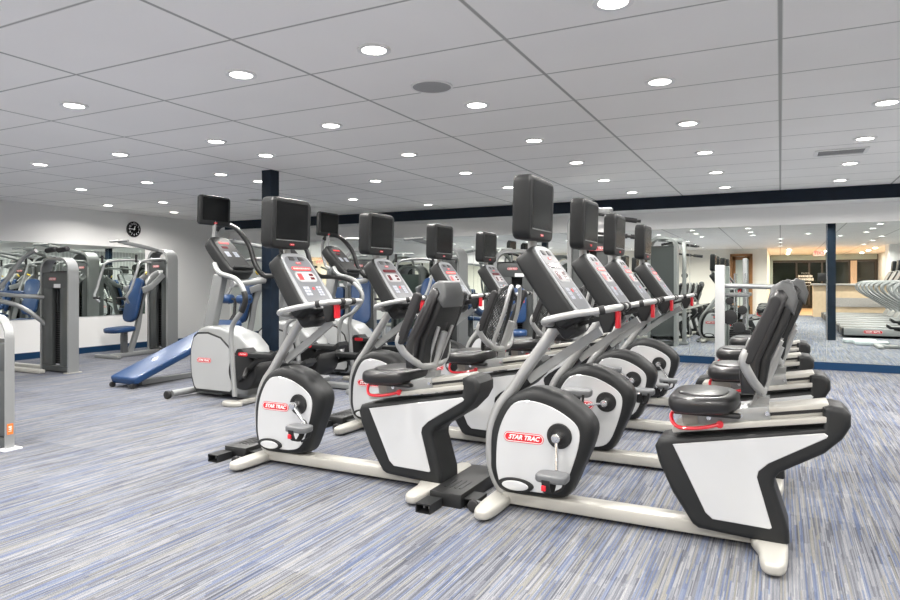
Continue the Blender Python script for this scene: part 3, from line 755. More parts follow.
# ------------------------------------------------------------------ elliptical trainer (local origin = world -5.2, 5.0)
def make_elliptical():
    t = empty('elliptical_trainer'); t['category'] = 'elliptical trainer'
    A = [(-.25, .49), (-.252, .34), (-.24, .20), (-.20, .085), (-.17, .055), (.32, .055), (.36, .09), (.365, .35), (.31, .52), (.18, .625), (.0, .672), (-.15, .665), (-.21, .62)]
    Bo = [(-.21, .62), (-.14, .70), (-.04, .73), (.16, .725), (.42, .655), (.56, .53), (.61, .35), (.58, .16), (.50, .05), (-.17, .05), (-.23, .3)]
    obj('shroud', lambda bm: add_prism(bm, Bo, -.145, .145, XZ(0), bevel=.035, seg=3), 'silver', t)
    obj('shroud_border', lambda bm: add_prism(bm, A, -.152, .152, XZ(0), bevel=.006, seg=1), 'dark', t)
    Pn = [(a * .94 + .003, (b - .36) * .92 + .365) for a, b in A]
    pm = [(-a, b) for a, b in Pn][::-1]
    obj('side_panel', lambda bm: add_prism(bm, Pn, 0, .155, XZ(0)), 'panel2', t)
    obj('side_panel', lambda bm: add_prism(bm, pm, 0, .155, XZback(0)), 'panel2', t)
    badge(t, XZ(-.1555) @ Matrix.Translation((-.05, .38, 0)), .20, .05); badge(t, XZback(.1555) @ Matrix.Translation((.05, .38, 0)), .20, .05)
    obj('rear_drum', lambda bm: add_cyl(bm, (.50, -.19, .30), (.50, .19, .30), .185, 32, bevel=.02), 'black', t)
    MM = basis((-.055, 0, .96), (.27, 0, 1), (0, 1, 0), (1, 0, -.27))
    obj('mast', lambda bm: (add_box(bm, (0, 0, 0), (.60, .085, .135), MM, bevel=.015), add_tube(bm, [(.04, 0, 1.22), (-.02, 0, 1.50), (-.06, 0, 1.62)], .035, 12)), 'silver', t)
    # console
    u = Vector((.70, 0, -.714)); n = Vector((.714, 0, .70))
    CM = basis(Vector((.0, 0, 1.645)) + u * .24, (0, 1, 0), -u, n)
    body = spline([(-.10, .25), (0, .265), (.10, .25), (.14, .19), (.155, 0), (.165, -.2), (.13, -.26), (0, -.27), (-.13, -.26), (-.165, -.2), (-.155, 0), (-.14, .19)], 3, True)
    con = obj('console', lambda bm: add_prism(bm, [(p[0], p[1]) for p in body], -.13, 0, CM, bevel=.03), 'dark', t)
    obj('console_face', lambda bm: add_prism(bm, [(p[0] * .86, p[1] * .88) for p in body], 0, .004, CM), 'black', con)
    obj('display', lambda bm: add_box(bm, (0, .15, .005), (.13, .022, .003), CM), 'led', con)
    obj('readout', lambda bm: (add_box(bm, (-.03, .085, .005), (.08, .03, .003), CM)), 'glassdark', con)
    for x in (-.055, .055):
        obj('keypad', lambda bm: [add_box(bm, (x + .015 * i, .01 - .025 * j, .005), (.026, .021, .003), CM) for i in (-1, 1) for j in range(3)], 'key', con)
    obj('reading_tray', lambda bm: add_box(bm, (0, -.225, .02), (.27, .03, .04), CM, bevel=.008), 'dark', con)
    TM = basis((-.045, 0, 1.925), (0, 1, 0), (.045, 0, 1), (1, 0, -.045))
    def tv(bm):
        add_prism(bm, rrect(.41, .305, .035, 5), -.055, 0, TM, bevel=.014); add_prism(bm, rrect(.30, .26, .04, 5), -.095, -.050, TM, bevel=.018)
    obj('tv_neck', lambda bm: add_tube(bm, [(-.075, 0, 1.60), (-.07, 0, 1.86)], .022, 12), 'silver', t)
    tvo = obj('television', tv, 'dark', t)
    obj('screen', lambda bm: add_prism(bm, rrect(.345, .235, .006, 2, 0, .012), -.002, .003, TM), 'screen', tvo)
    small_badge(tvo, TM @ Matrix.Translation((0, -.128, .0015)), .045)
    # fixed near handle and swinging arm
    nh = [(.25, -.30, 1.36), (.36, -.34, 1.27), (.60, -.35, 1.20), (.70, -.35, 1.05), (.67, -.35, .92), (.53, -.35, .74), (.54, -.35, .44), (.59, -.37, .09)]
    obj('swing_arm', lambda bm: add_tube(bm, nh, .024, 12, 5), 'silver', t)
    obj('arm_grip', lambda bm: add_tube(bm, [(a, b, c) for a, b, c in spline(nh, 8)[22:34]], .028, 12), 'black', t)
    fa = [(-.36, .34, 1.40), (-.42, .35, 1.55), (-.42, .35, 1.72), (-.33, .35, 1.81), (-.13, .35, 1.78), (.07, .35, 1.59), (.16, .35, 1.38), (.28, .35, 1.255), (.48, .35, 1.24), (.74, .35, 1.19), (.90, .35, 1.02), (.79, .35, .84), (.60, .35, .73), (.57, .35, .44), (.66, .35, .27)]
    obj('swing_arm', lambda bm: add_tube(bm, fa, .022, 12, 5), 'silver', t)
    obj('arm_grip', lambda bm: add_tube(bm, spline(fa, 6)[14:56], .027, 12), 'black', t)
    obj('arm_axle', lambda bm: (add_tube(bm, [(.25, -.30, 1.36), (.02, -.05, 1.30), (.02, .05, 1.30), (-.36, .34, 1.40)], .020, 10, 4), add_cyl(bm, (.28, -.10, 1.16), (.28, .36, 1.20), .035, 16)), 'silver', t)
    for s, z in ((-1, .49), (1, .36)):
        def pl(bm):
            add_prism(bm, [(.50, z - .012), (.54, z + .045), (.60, z + .05), (.64, z + .01), (.96, z + .012), (1.03, z + .055), (1.04, z + .015), (.99, z - .03), (.60, z - .035)], -.085, .085, basis((0, s * .21, 0), (1, 0, 0), (0, 0, 1), (0, -1, 0)), bevel=.008)
        pe = obj('foot_pedal', pl, 'dark', t)
        if s < 0: small_badge(pe, basis((.62, -.297, z - .002), (1, 0, 0), (0, 0, 1), (0, -1, 0)), .12)
        obj('pedal_arm', lambda bm: add_sweep(bm, [(.48, s * .21, .22), (.72, s * .21, z - .07), (.92, s * .21, z - .03)], rrect(.04, .05, .01, 2)), 'black', t)
    for s in (-1, 1):
        obj('link_bar', lambda bm: add_tube(bm, [(.66, s * .33, .27), (.62, s * .24, .34)], .02, 8), 'black', t)
    obj('front_stabiliser', lambda bm: (add_cyl(bm, (-.28, -.36, .05), (-.28, .36, .05), .034, 16), add_box(bm, (-.1, 0, .04), (.4, .12, .05), bevel=.01)), 'silver', t)
    for s in (-1, 1):
        obj('transport_wheel', lambda bm: add_cyl(bm, (-.30, s * .375, .042), (-.30, s * .41, .042), .042, 20, bevel=.006), 'rubber', t)
    obj('base_rail', lambda bm: (add_box(bm, (.75, 0, .035), (.9, .13, .05), bevel=.01), add_box(bm, (1.18, 0, .03), (.10, .62, .05), bevel=.015)), 'silver', t)
    ov = spline([(-.11, 0), (-.07, .055), (.05, .06), (.12, 0), (.05, -.06), (-.07, -.055)], 4, True)
    obj('arm_foot', lambda bm: (add_prism(bm, [(p[0] + .56, p[1] - .37) for p in ov], .0, .045, bevel=.012), add_box(bm, (.62, -.2, .03), (.06, .3, .04), bevel=.008)), 'base', t)
    return t
EG = 'elliptical trainers in the far left row'
el = make_elliptical(); el.location = (-5.22, 5.0, 0)
tag(el, 'leftmost elliptical trainer with a screen on top, beside the blue bench', 'elliptical trainer', EG)
copy_tree(el, (-5.2, 5.93, 0), 0, 'middle elliptical trainer, mostly hidden behind the nearest left bike', EG)
copy_tree(el, (-5.17, 6.86, 0), 0, 'elliptical trainer farthest right of its row, its screen left of the second left bike', EG)
copy_tree(el, (2.75, 6.35, 0), PI, 'elliptical trainer at the right edge, seen only in the mirror', EG)

# ------------------------------------------------------------------ strength machines
def arch_path(w, H, r, depth=0, n=8):
    pts = [(-w / 2, 0, .0)]
    pts.append((-w / 2, 0, H - r))
    for i in range(1, n + 1):
        a = PI - PI / 2 * i / n; pts.append((-w / 2 + r + r * math.cos(a), 0, H - r + r * math.sin(a)))
    for i in range(0, n + 1):
        a = PI / 2 - PI / 2 * i / n; pts.append((w / 2 - r + r * math.cos(a), 0, H - r + r * math.sin(a)))
    pts.append((w / 2, 0, .0))
    return pts
def tower_parts(t, w, d, H, x0=0, y0=0, band=.045, shroudmat='shroud', lab=True):
    """arched aluminium frame, dark guard with slot, weight stack; front faces -y"""
    off = lambda p: [(a + x0, b + y0, c) for a, b, c in p]
    obj('arch_frame', lambda bm: add_sweep(bm, off(arch_path(w - band, H - band / 2, .17)), [(-d / 2, -band / 2), (d / 2, -band / 2), (d / 2, band / 2), (-d / 2, band / 2)] if False else [(-band / 2, -d / 2), (band / 2, -d / 2), (band / 2, d / 2), (-band / 2, d / 2)], up=(0, 1, 0)), 'silver', t)
    iw = w - 2 * band - .01
    def guard(bm):
        for sx, ww in ((-1, .40), (1, .30)):
            bw = iw * ww; xx = x0 + sx * (iw / 2 - bw / 2); fy = y0 - d * .5 + .035
            add_box(bm, (xx, fy, .06 + (H - .24) / 2), (bw, .05, H - .30), bevel=.006)
        add_box(bm, (x0, y0 - d * .5 + .030, H - .30), (iw, .05, .20), bevel=.01)
        add_box(bm, (x0, y0 + d * .38, H / 2), (iw, .015, H - .35))
        add_box(bm, (x0, y0, .05), (iw, d * .8, .06))
    obj('guard', guard, shroudmat, t)
    def ws(bm):
        z = .12
        while z < H * .52: add_box(bm, (x0 + .02, y0 + d * .12, z), (iw * .62, d * .38, .024)); z += .0285
    obj('weight_stack', ws, 'black', t)
    obj('guide_rod', lambda bm: [add_cyl(bm, (x0 + .02 + s * iw * .16, y0 + d * .10, .1), (x0 + .02 + s * iw * .16, y0 + d * .10, H - .22), .009, 8) for s in (-1, 1)], 'chrome', t)
    if lab:
        p = obj('instruction_plate', lambda bm: add_box(bm, (x0 + .06, y0 - d * .5 + .002, H - .37), (.13, .006, .05)), 'white', t)
        badge(t, basis((x0 - .04, y0 - d * .5 + .004, H - .28), (1, 0, 0), (0, 0, 1), (0, -1, 0)), .15, .036)
def add_pad(bm, w, h, th, mtx, r=.05): add_prism(bm, rrect(w, h, r, 4), -th, 0, mtx, bevel=th * .35, seg=3)

def make_press():
    t = empty('chest_press_machine'); t['category'] = 'strength machine'
    # local: +y towards the tower, seat faces -y ; origin below the seat back
    tower_parts(t, .50, .20, 1.72, 0, .50)
    obj('base_frame', lambda bm: (add_box(bm, (0, .0, .035), (.09, 1.0, .06), bevel=.01), add_box(bm, (0, -.5, .03), (.55, .07, .05), bevel=.01), add_box(bm, (0, .5, .03), (.62, .07, .05), bevel=.01)), 'silver', t)
    obj('upright', lambda bm: add_sweep(bm, spline([(0, -.12, .05), (0, .02, .45), (0, .10, .9), (0, .28, 1.25), (0, .5, 1.35)], 5), rrect(.06, .09, .015, 2)), 'silver', t)
    obj('seat_post', lambda bm: (add_box(bm, (0, -.22, .23), (.07, .09, .38), bevel=.01), add_box(bm, (0, -.22, .30), (.13, .05, .10), bevel=.01)), 'grey', t)
    obj('seat_pad', lambda bm: add_pad(bm, .36, .42, .075, basis((0, -.30, .47), (1, 0, 0), (0, 1, .06), (0, -.06, 1)), .12), 'blue', t)
    BMx = basis((0, -.085, .90), (1, 0, 0), (0, .26, 1), (0, -1, .26))
    obj('back_pad', lambda bm: add_pad(bm, .30, .72, .075, BMx, .12), 'blue', t)
    obj('back_plate', lambda bm: add_prism(bm, rrect(.27, .66, .1, 4), -.10, -.07, BMx, bevel=.005), 'black', t)
    for s in (-1, 1):
        obj('press_arm', lambda bm: (add_tube(bm, [(s * .16, .42, 1.50), (s * .36, .20, 1.54), (s * .40, -.22, 1.50), (s * .41, -.30, 1.36), (s * .40, -.40, 1.08), (s * .38, -.46, .95), (s * .34, -.40, .86)], .020, 10, 4),), 'silver', t)
        obj('hand_grip', lambda bm: add_cyl(bm, (s * .38, -.46, .93), (s * .20, -.50, .93), .019, 12), 'rubber', t)
        obj('hand_grip', lambda bm: add_cyl(bm, (s * .40, -.31, 1.60), (s * .40, -.31, 1.48), .019, 12), 'rubber', t)
        obj('arm_lever', lambda bm: add_sweep(bm, [(s * .20, .35, 1.30), (s * .22, .10, 1.10), (s * .22, -.05, 1.05)], rrect(.03, .10, .01, 2)), 'silver', t)
    obj('cross_beam', lambda bm: (add_sweep(bm, [(0, .5, 1.68), (0, .2, 1.74), (-.02, -.30, 1.82)], rrect(.05, .06, .015, 2)), add_cyl(bm, (-.22, -.3, 1.82), (.20, -.3, 1.82), .02, 12)), 'silver', t)
    obj('pin', lambda bm: add_cyl(bm, (.1, .1, 1.30), (.16, .06, 1.34), .014, 10), 'yellow', t)
    return t
SG = 'seated strength machines along the walls'
pr = make_press(); pr.location = (-9.25, 7.12, 0)
tag(pr, 'seated press machine with blue pads in front of the low mirror, below the clock', 'strength machine', SG)
copy_tree(pr, (-7.45, 7.75, 0), -.5, 'blue padded press machine behind the leftmost elliptical trainer', SG)
copy_tree(pr, (-5.75, 8.35, 0), .6, 'blue padded strength machine between the elliptical trainers and the mirror wall', SG)
copy_tree(pr, (-4.75, 8.7, 0), -.3, 'blue padded strength machine seen between the screens of the left bike row', SG)

def make_stack(w=.60, d=.14, H=1.5, name='weight_stack_machine'):
    t = empty(name); t['category'] = 'strength machine'
    tower_parts(t, w, d, H, 0, 0, .030)
    obj('floor_plate', lambda bm: [add_box(bm, (s * (w / 2 - .02), 0, .006), (.09, d + .06, .012), bevel=.003) for s in (-1, 1)], 'base', t)
    return t
s1 = make_stack(); s1.location = (-8.46, 5.36, 0)
tag(s1, 'tall grey weight stack tower with silver arch at the left before the low mirror', 'strength machine')
def lever(bm):
    add_tube(bm, [(-.24, -.04, .98), (-.45, -.28, 1.00), (-.75, -.32, 1.02), (-1.0, -.3, 1.02)], .028, 10, 3)
    add_tube(bm, [(-.22, -.02, .60), (-.36, -.25, .84), (-.60, -.4, .93), (-1.1, -.4, .93)], .030, 10, 4)
    add_tube(bm, [(-.95, -.35, .95), (-.80, -.2, 1.22), (-.62, -.1, 1.50), (-.42, -.05, 1.60)], .026, 10, 3)
obj('lever_arm', lever, 'silver', s1)
obj('base_frame', lambda bm: (add_box(bm, (-.55, -.22, .03), (1.1, .08, .05), bevel=.01), add_box(bm, (-.55, .05, .03), (1.1, .08, .05), bevel=.01)), 'base', s1)
obj('seat_pad', lambda bm: add_pad(bm, .40, .40, .08, Matrix.Translation((-1.05, -.1, 1.06)), .1), 'blue', s1)
obj('top_rollers', lambda bm: [add_cyl(bm, (-.35 + a, .05, 1.60), (-.15 + a, .05, 1.62), .035, 12, bevel=.01) for a in (0, .25)], 'rubber', s1)
# machine cut by the left edge of the photo
s2 = empty('weight_stack_machine', (-5.18, 2.72, 0), 0, 'grey strength machine cut off by the left edge, orange sticker on its silver upright', 'strength machine')
tower_parts(s2, .66, .06, .95, 0, 0, .014)
obj('floor_plate', lambda bm: add_box(bm, (.33, .0, .005), (.09, .12, .010)), 'white', s2)
stk = obj('sticker', lambda bm: add_box(bm, (.331, .0, .145), (.002, .040, .075)), 'orange', s2)
me = text_mesh('168', .030, .0004, 0, .0005); me.materials.append(M['white'])
put_text('lettering', me, 'white', basis((.3325, .0, .145), (0, 0, 1), (0, -1, 0), (1, 0, 0)), stk)

# blue decline bench behind the left elliptical
bn = empty('decline_bench', (-6.54, 4.83, 0), 0, 'long blue padded decline bench sloping up towards the leftmost elliptical trainer', 'bench')
BMt = basis((0, .82, .40), (1, 0, 0), (0, 1.62, .56), (0, -.56, 1.62))
obj('bench_pad', lambda bm: add_prism(bm, rrect(.42, 1.72, .05, 4), -.085, 0, BMt, bevel=.022, seg=3), 'blue', bn)
obj('bench_frame', lambda bm: (add_box(bm, (0, 0, -.11), (.07, 1.6, .05), BMt), add_box(bm, (0, 1.45, .28), (.07, .07, .52)), add_box(bm, (0, .9, .03), (.07, 1.3, .05)), add_box(bm, (0, 1.5, .03), (.55, .07, .05))), 'silver', bn)
for s in (-1, 1):
    obj('wheel', lambda bm: add_cyl(bm, (s * .17 - .015, .03, .030), (s * .17 + .015, .03, .030), .030, 16), 'rubber', bn)
obj('leg_roller', lambda bm: (add_cyl(bm, (-.26, 1.72, .95), (-.06, 1.72, .95), .062, 20, bevel=.015), add_cyl(bm, (.06, 1.72, .95), (.26, 1.72, .95), .062, 20, bevel=.015)), 'blue', bn)
obj('roller_post', lambda bm: (add_cyl(bm, (-.27, 1.72, .95), (.27, 1.72, .95), .014, 12), add_tube(bm, [(0, 1.50, .50), (0, 1.7, .75), (0, 1.72, .95)], .022, 10)), 'rubber', bn)

# arch towers by the mirror wall
def stackm(loc, rz, lab, w=.62, H=1.65, sm='shroud'):
    t = empty('weight_stack_machine', loc, rz, lab, 'strength machine', SG)
    tower_parts(t, w, .34, H, 0, 0, .05, sm)
    obj('base_frame', lambda bm: (add_box(bm, (0, -.45, .03), (.08, .8, .05), bevel=.01), add_box(bm, (0, -.8, .03), (.5, .07, .05), bevel=.01)), 'silver', t)
    obj('seat_pad', lambda bm: add_pad(bm, .34, .36, .08, Matrix.Translation((0, -.55, .52)), .1), 'blue', t)
    obj('seat_post', lambda bm: add_box(bm, (0, -.55, .25), (.07, .08, .42)), 'silver', t)
    obj('back_pad', lambda bm: add_pad(bm, .32, .50, .07, basis((0, -.30, .85), (1, 0, 0), (0, .1, 1), (0, -1, .1)), .08), 'blue', t)
    obj('pad_post', lambda bm: add_box(bm, (0, -.20, .55), (.06, .06, 1.05)), 'silver', t)
    return t
stackm((-3.45, 8.95, 0), .35, 'grey arched weight stack machine behind the screen of the farthest left bike')
stackm((-2.62, 9.25, 0), 0, 'arched weight stack machine hidden behind the consoles of the left bike row', .55, 1.5, 'greenshell')
stackm((-6.5, 9.0, 0), 0, 'low arched weight stack machine by the mirror wall behind the elliptical trainers', .55, 1.5, 'greenshell')

# tall functional trainer behind the right bike row
ft = empty('functional_trainer', (-1.95, 7.55, 0), .0, 'tall cable trainer with pull-up grips on top, behind the screens of the right bike row', 'strength machine')
tower_parts(ft, .52, .30, 2.02, .0, 0, .050, 'shroud', False)
badge(ft, basis((.10, -.160, 1.56), (1, 0, 0), (0, 0, 1), (0, -1, 0)), .22, .05)
obj('top_beam', lambda bm: (add_sweep(bm, [(-.05, .1, 1.96), (.0, -.25, 1.98), (.30, -.35, 1.96)], rrect(.06, .07, .015, 2))), 'silver', ft)
obj('pull_up_bar', lambda bm: (add_tube(bm, [(-.05, -.45, 1.90), (.15, -.36, 1.93), (.42, -.32, 1.86), (.60, -.28, 1.84)], .016, 10, 4), add_tube(bm, [(.05, -.25, 1.74), (.30, -.30, 1.70), (.62, -.32, 1.66)], .016, 10, 4)), 'black', ft)
for a in ((-.10, -.46, 1.90, .10, -.40, 1.93), (.34, -.33, 1.88, .56, -.29, 1.845), (.30, -.30, 1.70, .46, -.31, 1.68), (.50, -.32, 1.675, .66, -.33, 1.655)):
    obj('hand_grip', lambda bm: add_cyl(bm, a[:3], a[3:], .026, 12, bevel=.004), 'rubber', ft)
obj('pulley_post', lambda bm: (add_box(bm, (.34, -.28, .98), (.07, .07, 1.9), bevel=.008), add_box(bm, (.1, -.28, .03), (.62, .08, .05), bevel=.01)), 'silver', ft)
for z in (1.30, .55):
    obj('pulley', lambda bm: add_cyl(bm, (.33, -.34, z), (.35, -.30, z), .055, 20), 'black', ft)
obj('cable', lambda bm: add_cyl(bm, (.34, -.335, .1), (.34, -.335, 1.85), .004, 6), 'black', ft)
obj('sign_plate', lambda bm: add_box(bm, (.155, -.165, 1.80), (.17, .01, .20)), 'white', ft)

# multi-station machine with a pale post in front of the mirror
ms = empty('cable_machine', (-.735, 9.66, 0), 0, 'silver cable machine with a pale square post standing against the mirror', 'strength machine')
obj('front_post', lambda bm: add_box(bm, (0, 0, .708), (.125, .11, 1.41), bevel=.012), 'pale', ms)
obj('rear_post', lambda bm: add_box(bm, (.30, .28, .76), (.06, .06, 1.50), bevel=.008), 'silver', ms)
obj('lever_bar', lambda bm: (add_cyl(bm, (.02, .0, 1.13), (.66, -.08, 1.115), .032, 16), add_tube(bm, [(.66, -.08, 1.115), (.80, -.10, 1.08), (.92, -.12, 1.10)], .028, 10, 3), add_cyl(bm, (.05, .1, 1.00), (.36, .05, 1.00), .026, 14)), 'silver', ms)
for x, z, r in ((.12, .70, .10), (.24, .56, .08), (.12, .92, .05), (.28, .80, .06)):
    obj('pulley', lambda bm: add_cyl(bm, (x, -.02, z), (x, .05, z), r, 24, bevel=.006), 'black', ms)
obj('weight_stack', lambda bm: [add_box(bm, (.24, .20, .12 + i * .028), (.26, .16, .024)) for i in range(15)], 'black', ms)
obj('guide_rod', lambda bm: [add_cyl(bm, (.24 + s, .2, .05), (.24 + s, .2, 1.30), .010, 8) for s in (-.07, .07)], 'chrome', ms)
obj('cable', lambda bm: [add_cyl(bm, (x, .0, .1), (x, .0, 1.0), .004, 6) for x in (.09, .20)], 'black', ms)
obj('base_frame', lambda bm: (add_box(bm, (.25, .16, .03), (.62, .40, .05), bevel=.01), add_box(bm, (.35, -.25, .03), (.08, .50, .05), bevel=.01)), 'silver', ms)

# ------------------------------------------------------------------ treadmills (right of the viewer, seen in the mirror)
def make_treadmill():
    t = empty('treadmill'); t['category'] = 'treadmill'
    obj('deck_frame', lambda bm: (add_box(bm, (-.1, -.36, .13), (1.95, .10, .16), bevel=.015), add_box(bm, (-.1, .36, .13), (1.95, .10, .16), bevel=.015), add_box(bm, (-.1, 0, .12), (1.9, .62, .08))), 'silver', t)
    obj('running_belt', lambda bm: add_box(bm, (-.15, 0, .185), (1.70, .56, .02), bevel=.006), 'black', t)
    obj('end_cap', lambda bm: add_box(bm, (-1.06, 0, .12), (.10, .80, .17), bevel=.02), 'black', t)
    obj('motor_hood', lambda bm: add_prism(bm, [(.55, .20), (.62, .33), (.78, .36), (.95, .28), (1.0, .06), (.55, .05)], -.40, .40, XZ(0), bevel=.03), 'silver', t)
    badge(t, basis((-.55, .411, .13), (-1, 0, 0), (0, 0, 1), (0, 1, 0)), .34, .07)
    badge(t, basis((-.55, -.411, .13), (1, 0, 0), (0, 0, 1), (0, -1, 0)), .34, .07)
    for s in (-1, 1):
        obj('handrail', lambda bm: add_tube(bm, [(.72, s * .37, 1.20), (.40, s * .38, 1.20), (.05, s * .38, 1.19), (-.13, s * .38, 1.12), (-.16, s * .38, 1.00), (-.02, s * .38, .84), (.35, s * .38, .60), (.62, s * .38, .40), (.74, s * .38, .20)], .026, 10, 5), 'silver', t)
        obj('upright', lambda bm: add_tube(bm, [(.80, s * .37, .2), (.76, s * .37, .8), (.66, s * .36, 1.28)], .032, 10, 3), 'silver', t)
    CMx = basis((.62, 0, 1.34), (0, 1, 0), (.45, 0, .89), (-.89, 0, .45))
    con = obj('console', lambda bm: add_prism(bm, rrect(.74, .36, .06, 4), -.07, 0, CMx, bevel=.02), 'dark', t)
    obj('console_face', lambda bm: add_prism(bm, rrect(.66, .29, .04, 4), 0, .004, CMx), 'grey', con)
    obj('television', lambda bm: add_prism(bm, rrect(.36, .30, .03, 4), -.09, 0, basis((.74, 0, 1.66), (0, 1, 0), (.1, 0, 1), (-1, 0, .1)), bevel=.02), 'dark', t)
    return t
TG = 'treadmills in the row right of the viewer, seen in the mirror'
tm = make_treadmill(); tm.location = (2.28, 3.66, 0)
TML = ['nearest the mirror wall', 'second from the mirror wall', 'third from the mirror wall', 'fourth from the mirror wall', 'fifth from the mirror wall', 'sixth from the mirror wall', 'seventh from the mirror wall', 'last before the reception desk']
tag(tm, 'silver treadmill seen only in the mirror, %s' % TML[0], 'treadmill', TG)
for k in range(1, 8):
    copy_tree(tm, (2.28, 3.66 - 1.02 * k, 0), 0, 'silver treadmill seen only in the mirror, %s' % TML[k], TG)
stp = empty('step_platform', (1.42, 5.62, 0), 0, 'low pale grey step platforms on the carpet, seen in the mirror at right', 'step platform')
obj('platform', lambda bm: add_prism(bm, rrect(.55, .34, .08, 4), .0, .075, Matrix.Translation((-.05, -.24, 0)), bevel=.02), 'padgrey', stp)
obj('platform', lambda bm: add_prism(bm, rrect(.55, .34, .08, 4), .0, .075, Matrix.Translation((.10, .20, 0)), bevel=.02), 'padgrey', stp)

# ------------------------------------------------------------------ door, lobby, desk (seen in the mirror)
def door(bm):
    add_box(bm, (-1.62, YB + .02, 1.09), (.08, .18, 2.18)); add_box(bm, (-.94, YB + .02, 1.09), (.08, .18, 2.18)); add_box(bm, (-1.28, YB + .02, 2.16), (.76, .18, .09))
structure(obj('trim_4', door, 'wood', smooth=False))
dr = structure(obj('door_1', lambda bm: (add_box(bm, (-1.53, YB - .03, 1.05), (.11, .05, 2.10)), add_box(bm, (-1.03, YB - .03, 1.05), (.11, .05, 2.10)), add_box(bm, (-1.28, YB - .03, .15), (.60, .05, .30)), add_box(bm, (-1.28, YB - .03, 2.05), (.60, .05, .12))), 'wood', smooth=False))
obj('door_glass', lambda bm: add_box(bm, (-1.28, YB - .03, 1.15), (.42, .012, 1.72)), mat('pale_glass', (.55, .58, .52), .12), dr)
obj('door_closer', lambda bm: add_box(bm, (-1.30, YB + .06, 2.13), (.28, .08, .05)), 'silver', dr)
def store(bm):
    y = YS + .03
    for x in (-.38, .66, 1.16, 1.66, 2.7, 3.68): add_box(bm, (x, y, 1.05), (.07, .10, 2.1))
    add_box(bm, (1.65, y, 2.10), (4.1, .10, .10)); add_box(bm, (1.65, y, .06), (4.1, .10, .12))
fr_ = structure(obj('window_1', store, 'frame_dark', smooth=False))
for a, b in ((-.345, .625), (.695, 1.125), (1.195, 1.625), (1.695, 2.665), (2.735, 3.645)):
    obj('pane', BX(((a + b) / 2, YS + .03, 1.08), (b - a, .012, 1.92)), 'darkglass', fr_, smooth=False)
structure(obj('trim_5', BX((1.65, YS + .12, 2.27), (4.1, .30, .236)), 'teal', smooth=False))
structure(obj('trim_6', BX((-.36, YS + .35, 1.08), (.12, .3, 2.15)), 'teal', smooth=False))

def dec(bm):
    for j, (w, h) in enumerate(((.30, .02), (.55, .12), (.62, .12), (.48, .05), (.36, .02))):
        x = -w / 2
        while x < w / 2:
            q = random.uniform(.02, .05); add_box(bm, (x + q / 2, 0, .22 - j * .14), (q, .003, h * random.uniform(.6, 1))); x += q + .018
obj('door_decal', dec, 'white', fr_).location = (1.0, YS + .09, 1.35)
ex = empty('exit_sign', (1.28, -7.6, CEIL), 0, 'small glowing red exit sign hanging from the lobby ceiling, seen in the mirror', 'exit sign')
obj('housing', BX((0, 0, -.15), (.34, .05, .19), .008), 'exit_face', ex)
obj('hanger', BX((0, 0, -.03), (.06, .03, .06)), 'trimwhite', ex)
me = text_mesh('EXIT', .16, .002, 0, .003); me.materials.append(M['exit'])
put_text('lettering', me, 'exit', basis((0, .028, -.15), (-1, 0, 0), (0, 0, 1), (0, 1, 0)), ex)
dk = empty('reception_desk', (2.15, -5.4, 0), 0, 'pale wood reception desk with a dark stone top, seen in the mirror beside the column', 'desk')
obj('desk_body', BX((0, 0, .53), (2.3, .75, 1.06)), 'paleply', dk)
obj('desk_top', BX((0, .02, 1.09), (2.42, .88, .06), .01), 'stone', dk)
obj('stone_band', BX((0.2, .385, .50), (1.8, .03, .30)), 'stone', dk)
mn = empty('computer_monitor', (1.35, -5.4, 1.12), .3, 'dark computer monitor on the reception desk, seen in the mirror', 'monitor')
obj('screen', BX((0, 0, .22), (.42, .03, .28), .006), 'black', mn)
obj('stand', lambda bm: (add_box(bm, (0, -.02, .06), (.05, .03, .12)), add_box(bm, (0, -.02, .006), (.2, .16, .012))), 'dark', mn)
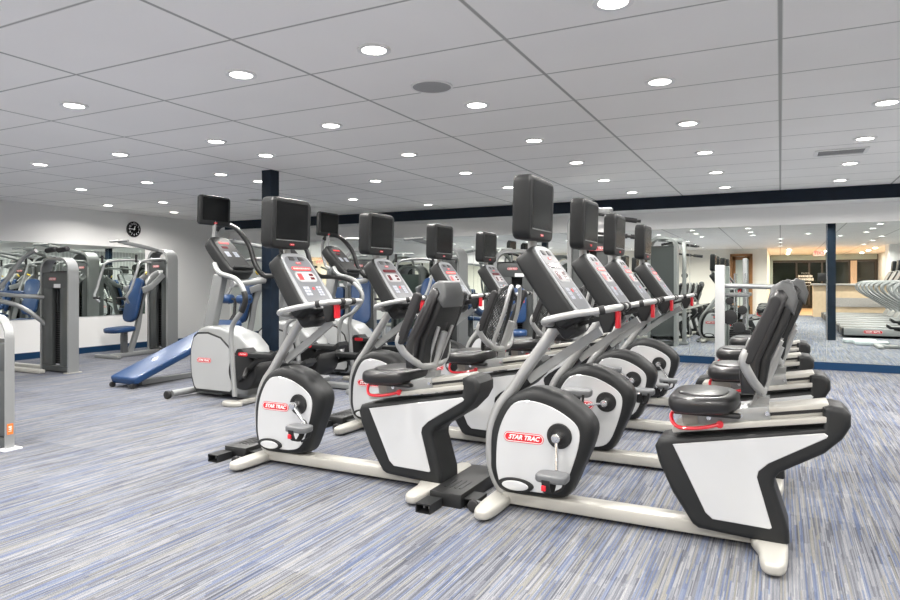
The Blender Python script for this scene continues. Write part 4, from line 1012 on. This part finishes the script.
pl_ = empty('potted_plant', (.28, -12.0, 0), 0, 'bushy green potted plant by the dark entrance glass, seen in the mirror', 'plant')
obj('pot', lambda bm: add_cyl(bm, (0, 0, 0), (0, 0, .42), .17, 20, r2=.22), 'pot', pl_)
def leaves(bm):
    for i in range(120):
        a = random.uniform(0, 2 * PI); el_ = random.uniform(.1, 1.4); L_ = random.uniform(.35, .75)
        d = Vector((math.cos(a) * math.cos(el_), math.sin(a) * math.cos(el_), math.sin(el_)))
        s_ = d.cross(Vector((0, 0, 1))).normalized() * random.uniform(.02, .045)
        b = Vector((0, 0, .42)); m1 = b + d * L_ * .6; tip = b + d * L_ + Vector((0, 0, -.12))
        v = [bm.verts.new(p) for p in (b, m1 + s_, tip, m1 - s_)]; bm.faces.new(v)
obj('foliage', leaves, 'leaf', pl_)
cu = empty('curtain', (2.85, YS + .2, 0), 0, 'beige curtain hanging beside the far window, seen in the mirror', 'curtain')
obj('cloth', lambda bm: add_prism(bm, [(-.12 + .03 * i, .02 * (i % 2)) for i in range(9)] + [(-.12 + .03 * i, .02 * (i % 2) + .01) for i in range(8, -1, -1)], .1, 2.1), 'curtain', cu)

# ------------------------------------------------------------------ camera, render look
cam = bpy.data.cameras.new('camera'); cam.sensor_width = 36; cam.lens = 654 / 900 * 36; cam.shift_y = -18.3 / 900; cam.clip_start = .02; cam.clip_end = 100
co = link('camera', cam); co.location = (0, 0, H_); co.rotation_euler = (PI / 2, 0, math.atan(330.2 / 654))
scn.camera = co
w = bpy.data.worlds.new('world'); scn.world = w; w.use_nodes = True
w.node_tree.nodes['Background'].inputs[0].default_value = (.02, .02, .025, 1)
scn.view_settings.view_transform = 'Standard'; scn.view_settings.look = 'None'; scn.view_settings.gamma = 1
scn.view_settings.use_curve_mapping = False
scn.view_settings.exposure = 0.50
scn.cycles.use_denoising = True
scn.cycles.max_bounces = 10; scn.cycles.diffuse_bounces = 6; scn.cycles.glossy_bounces = 6
scn.cycles.sample_clamp_indirect = 4
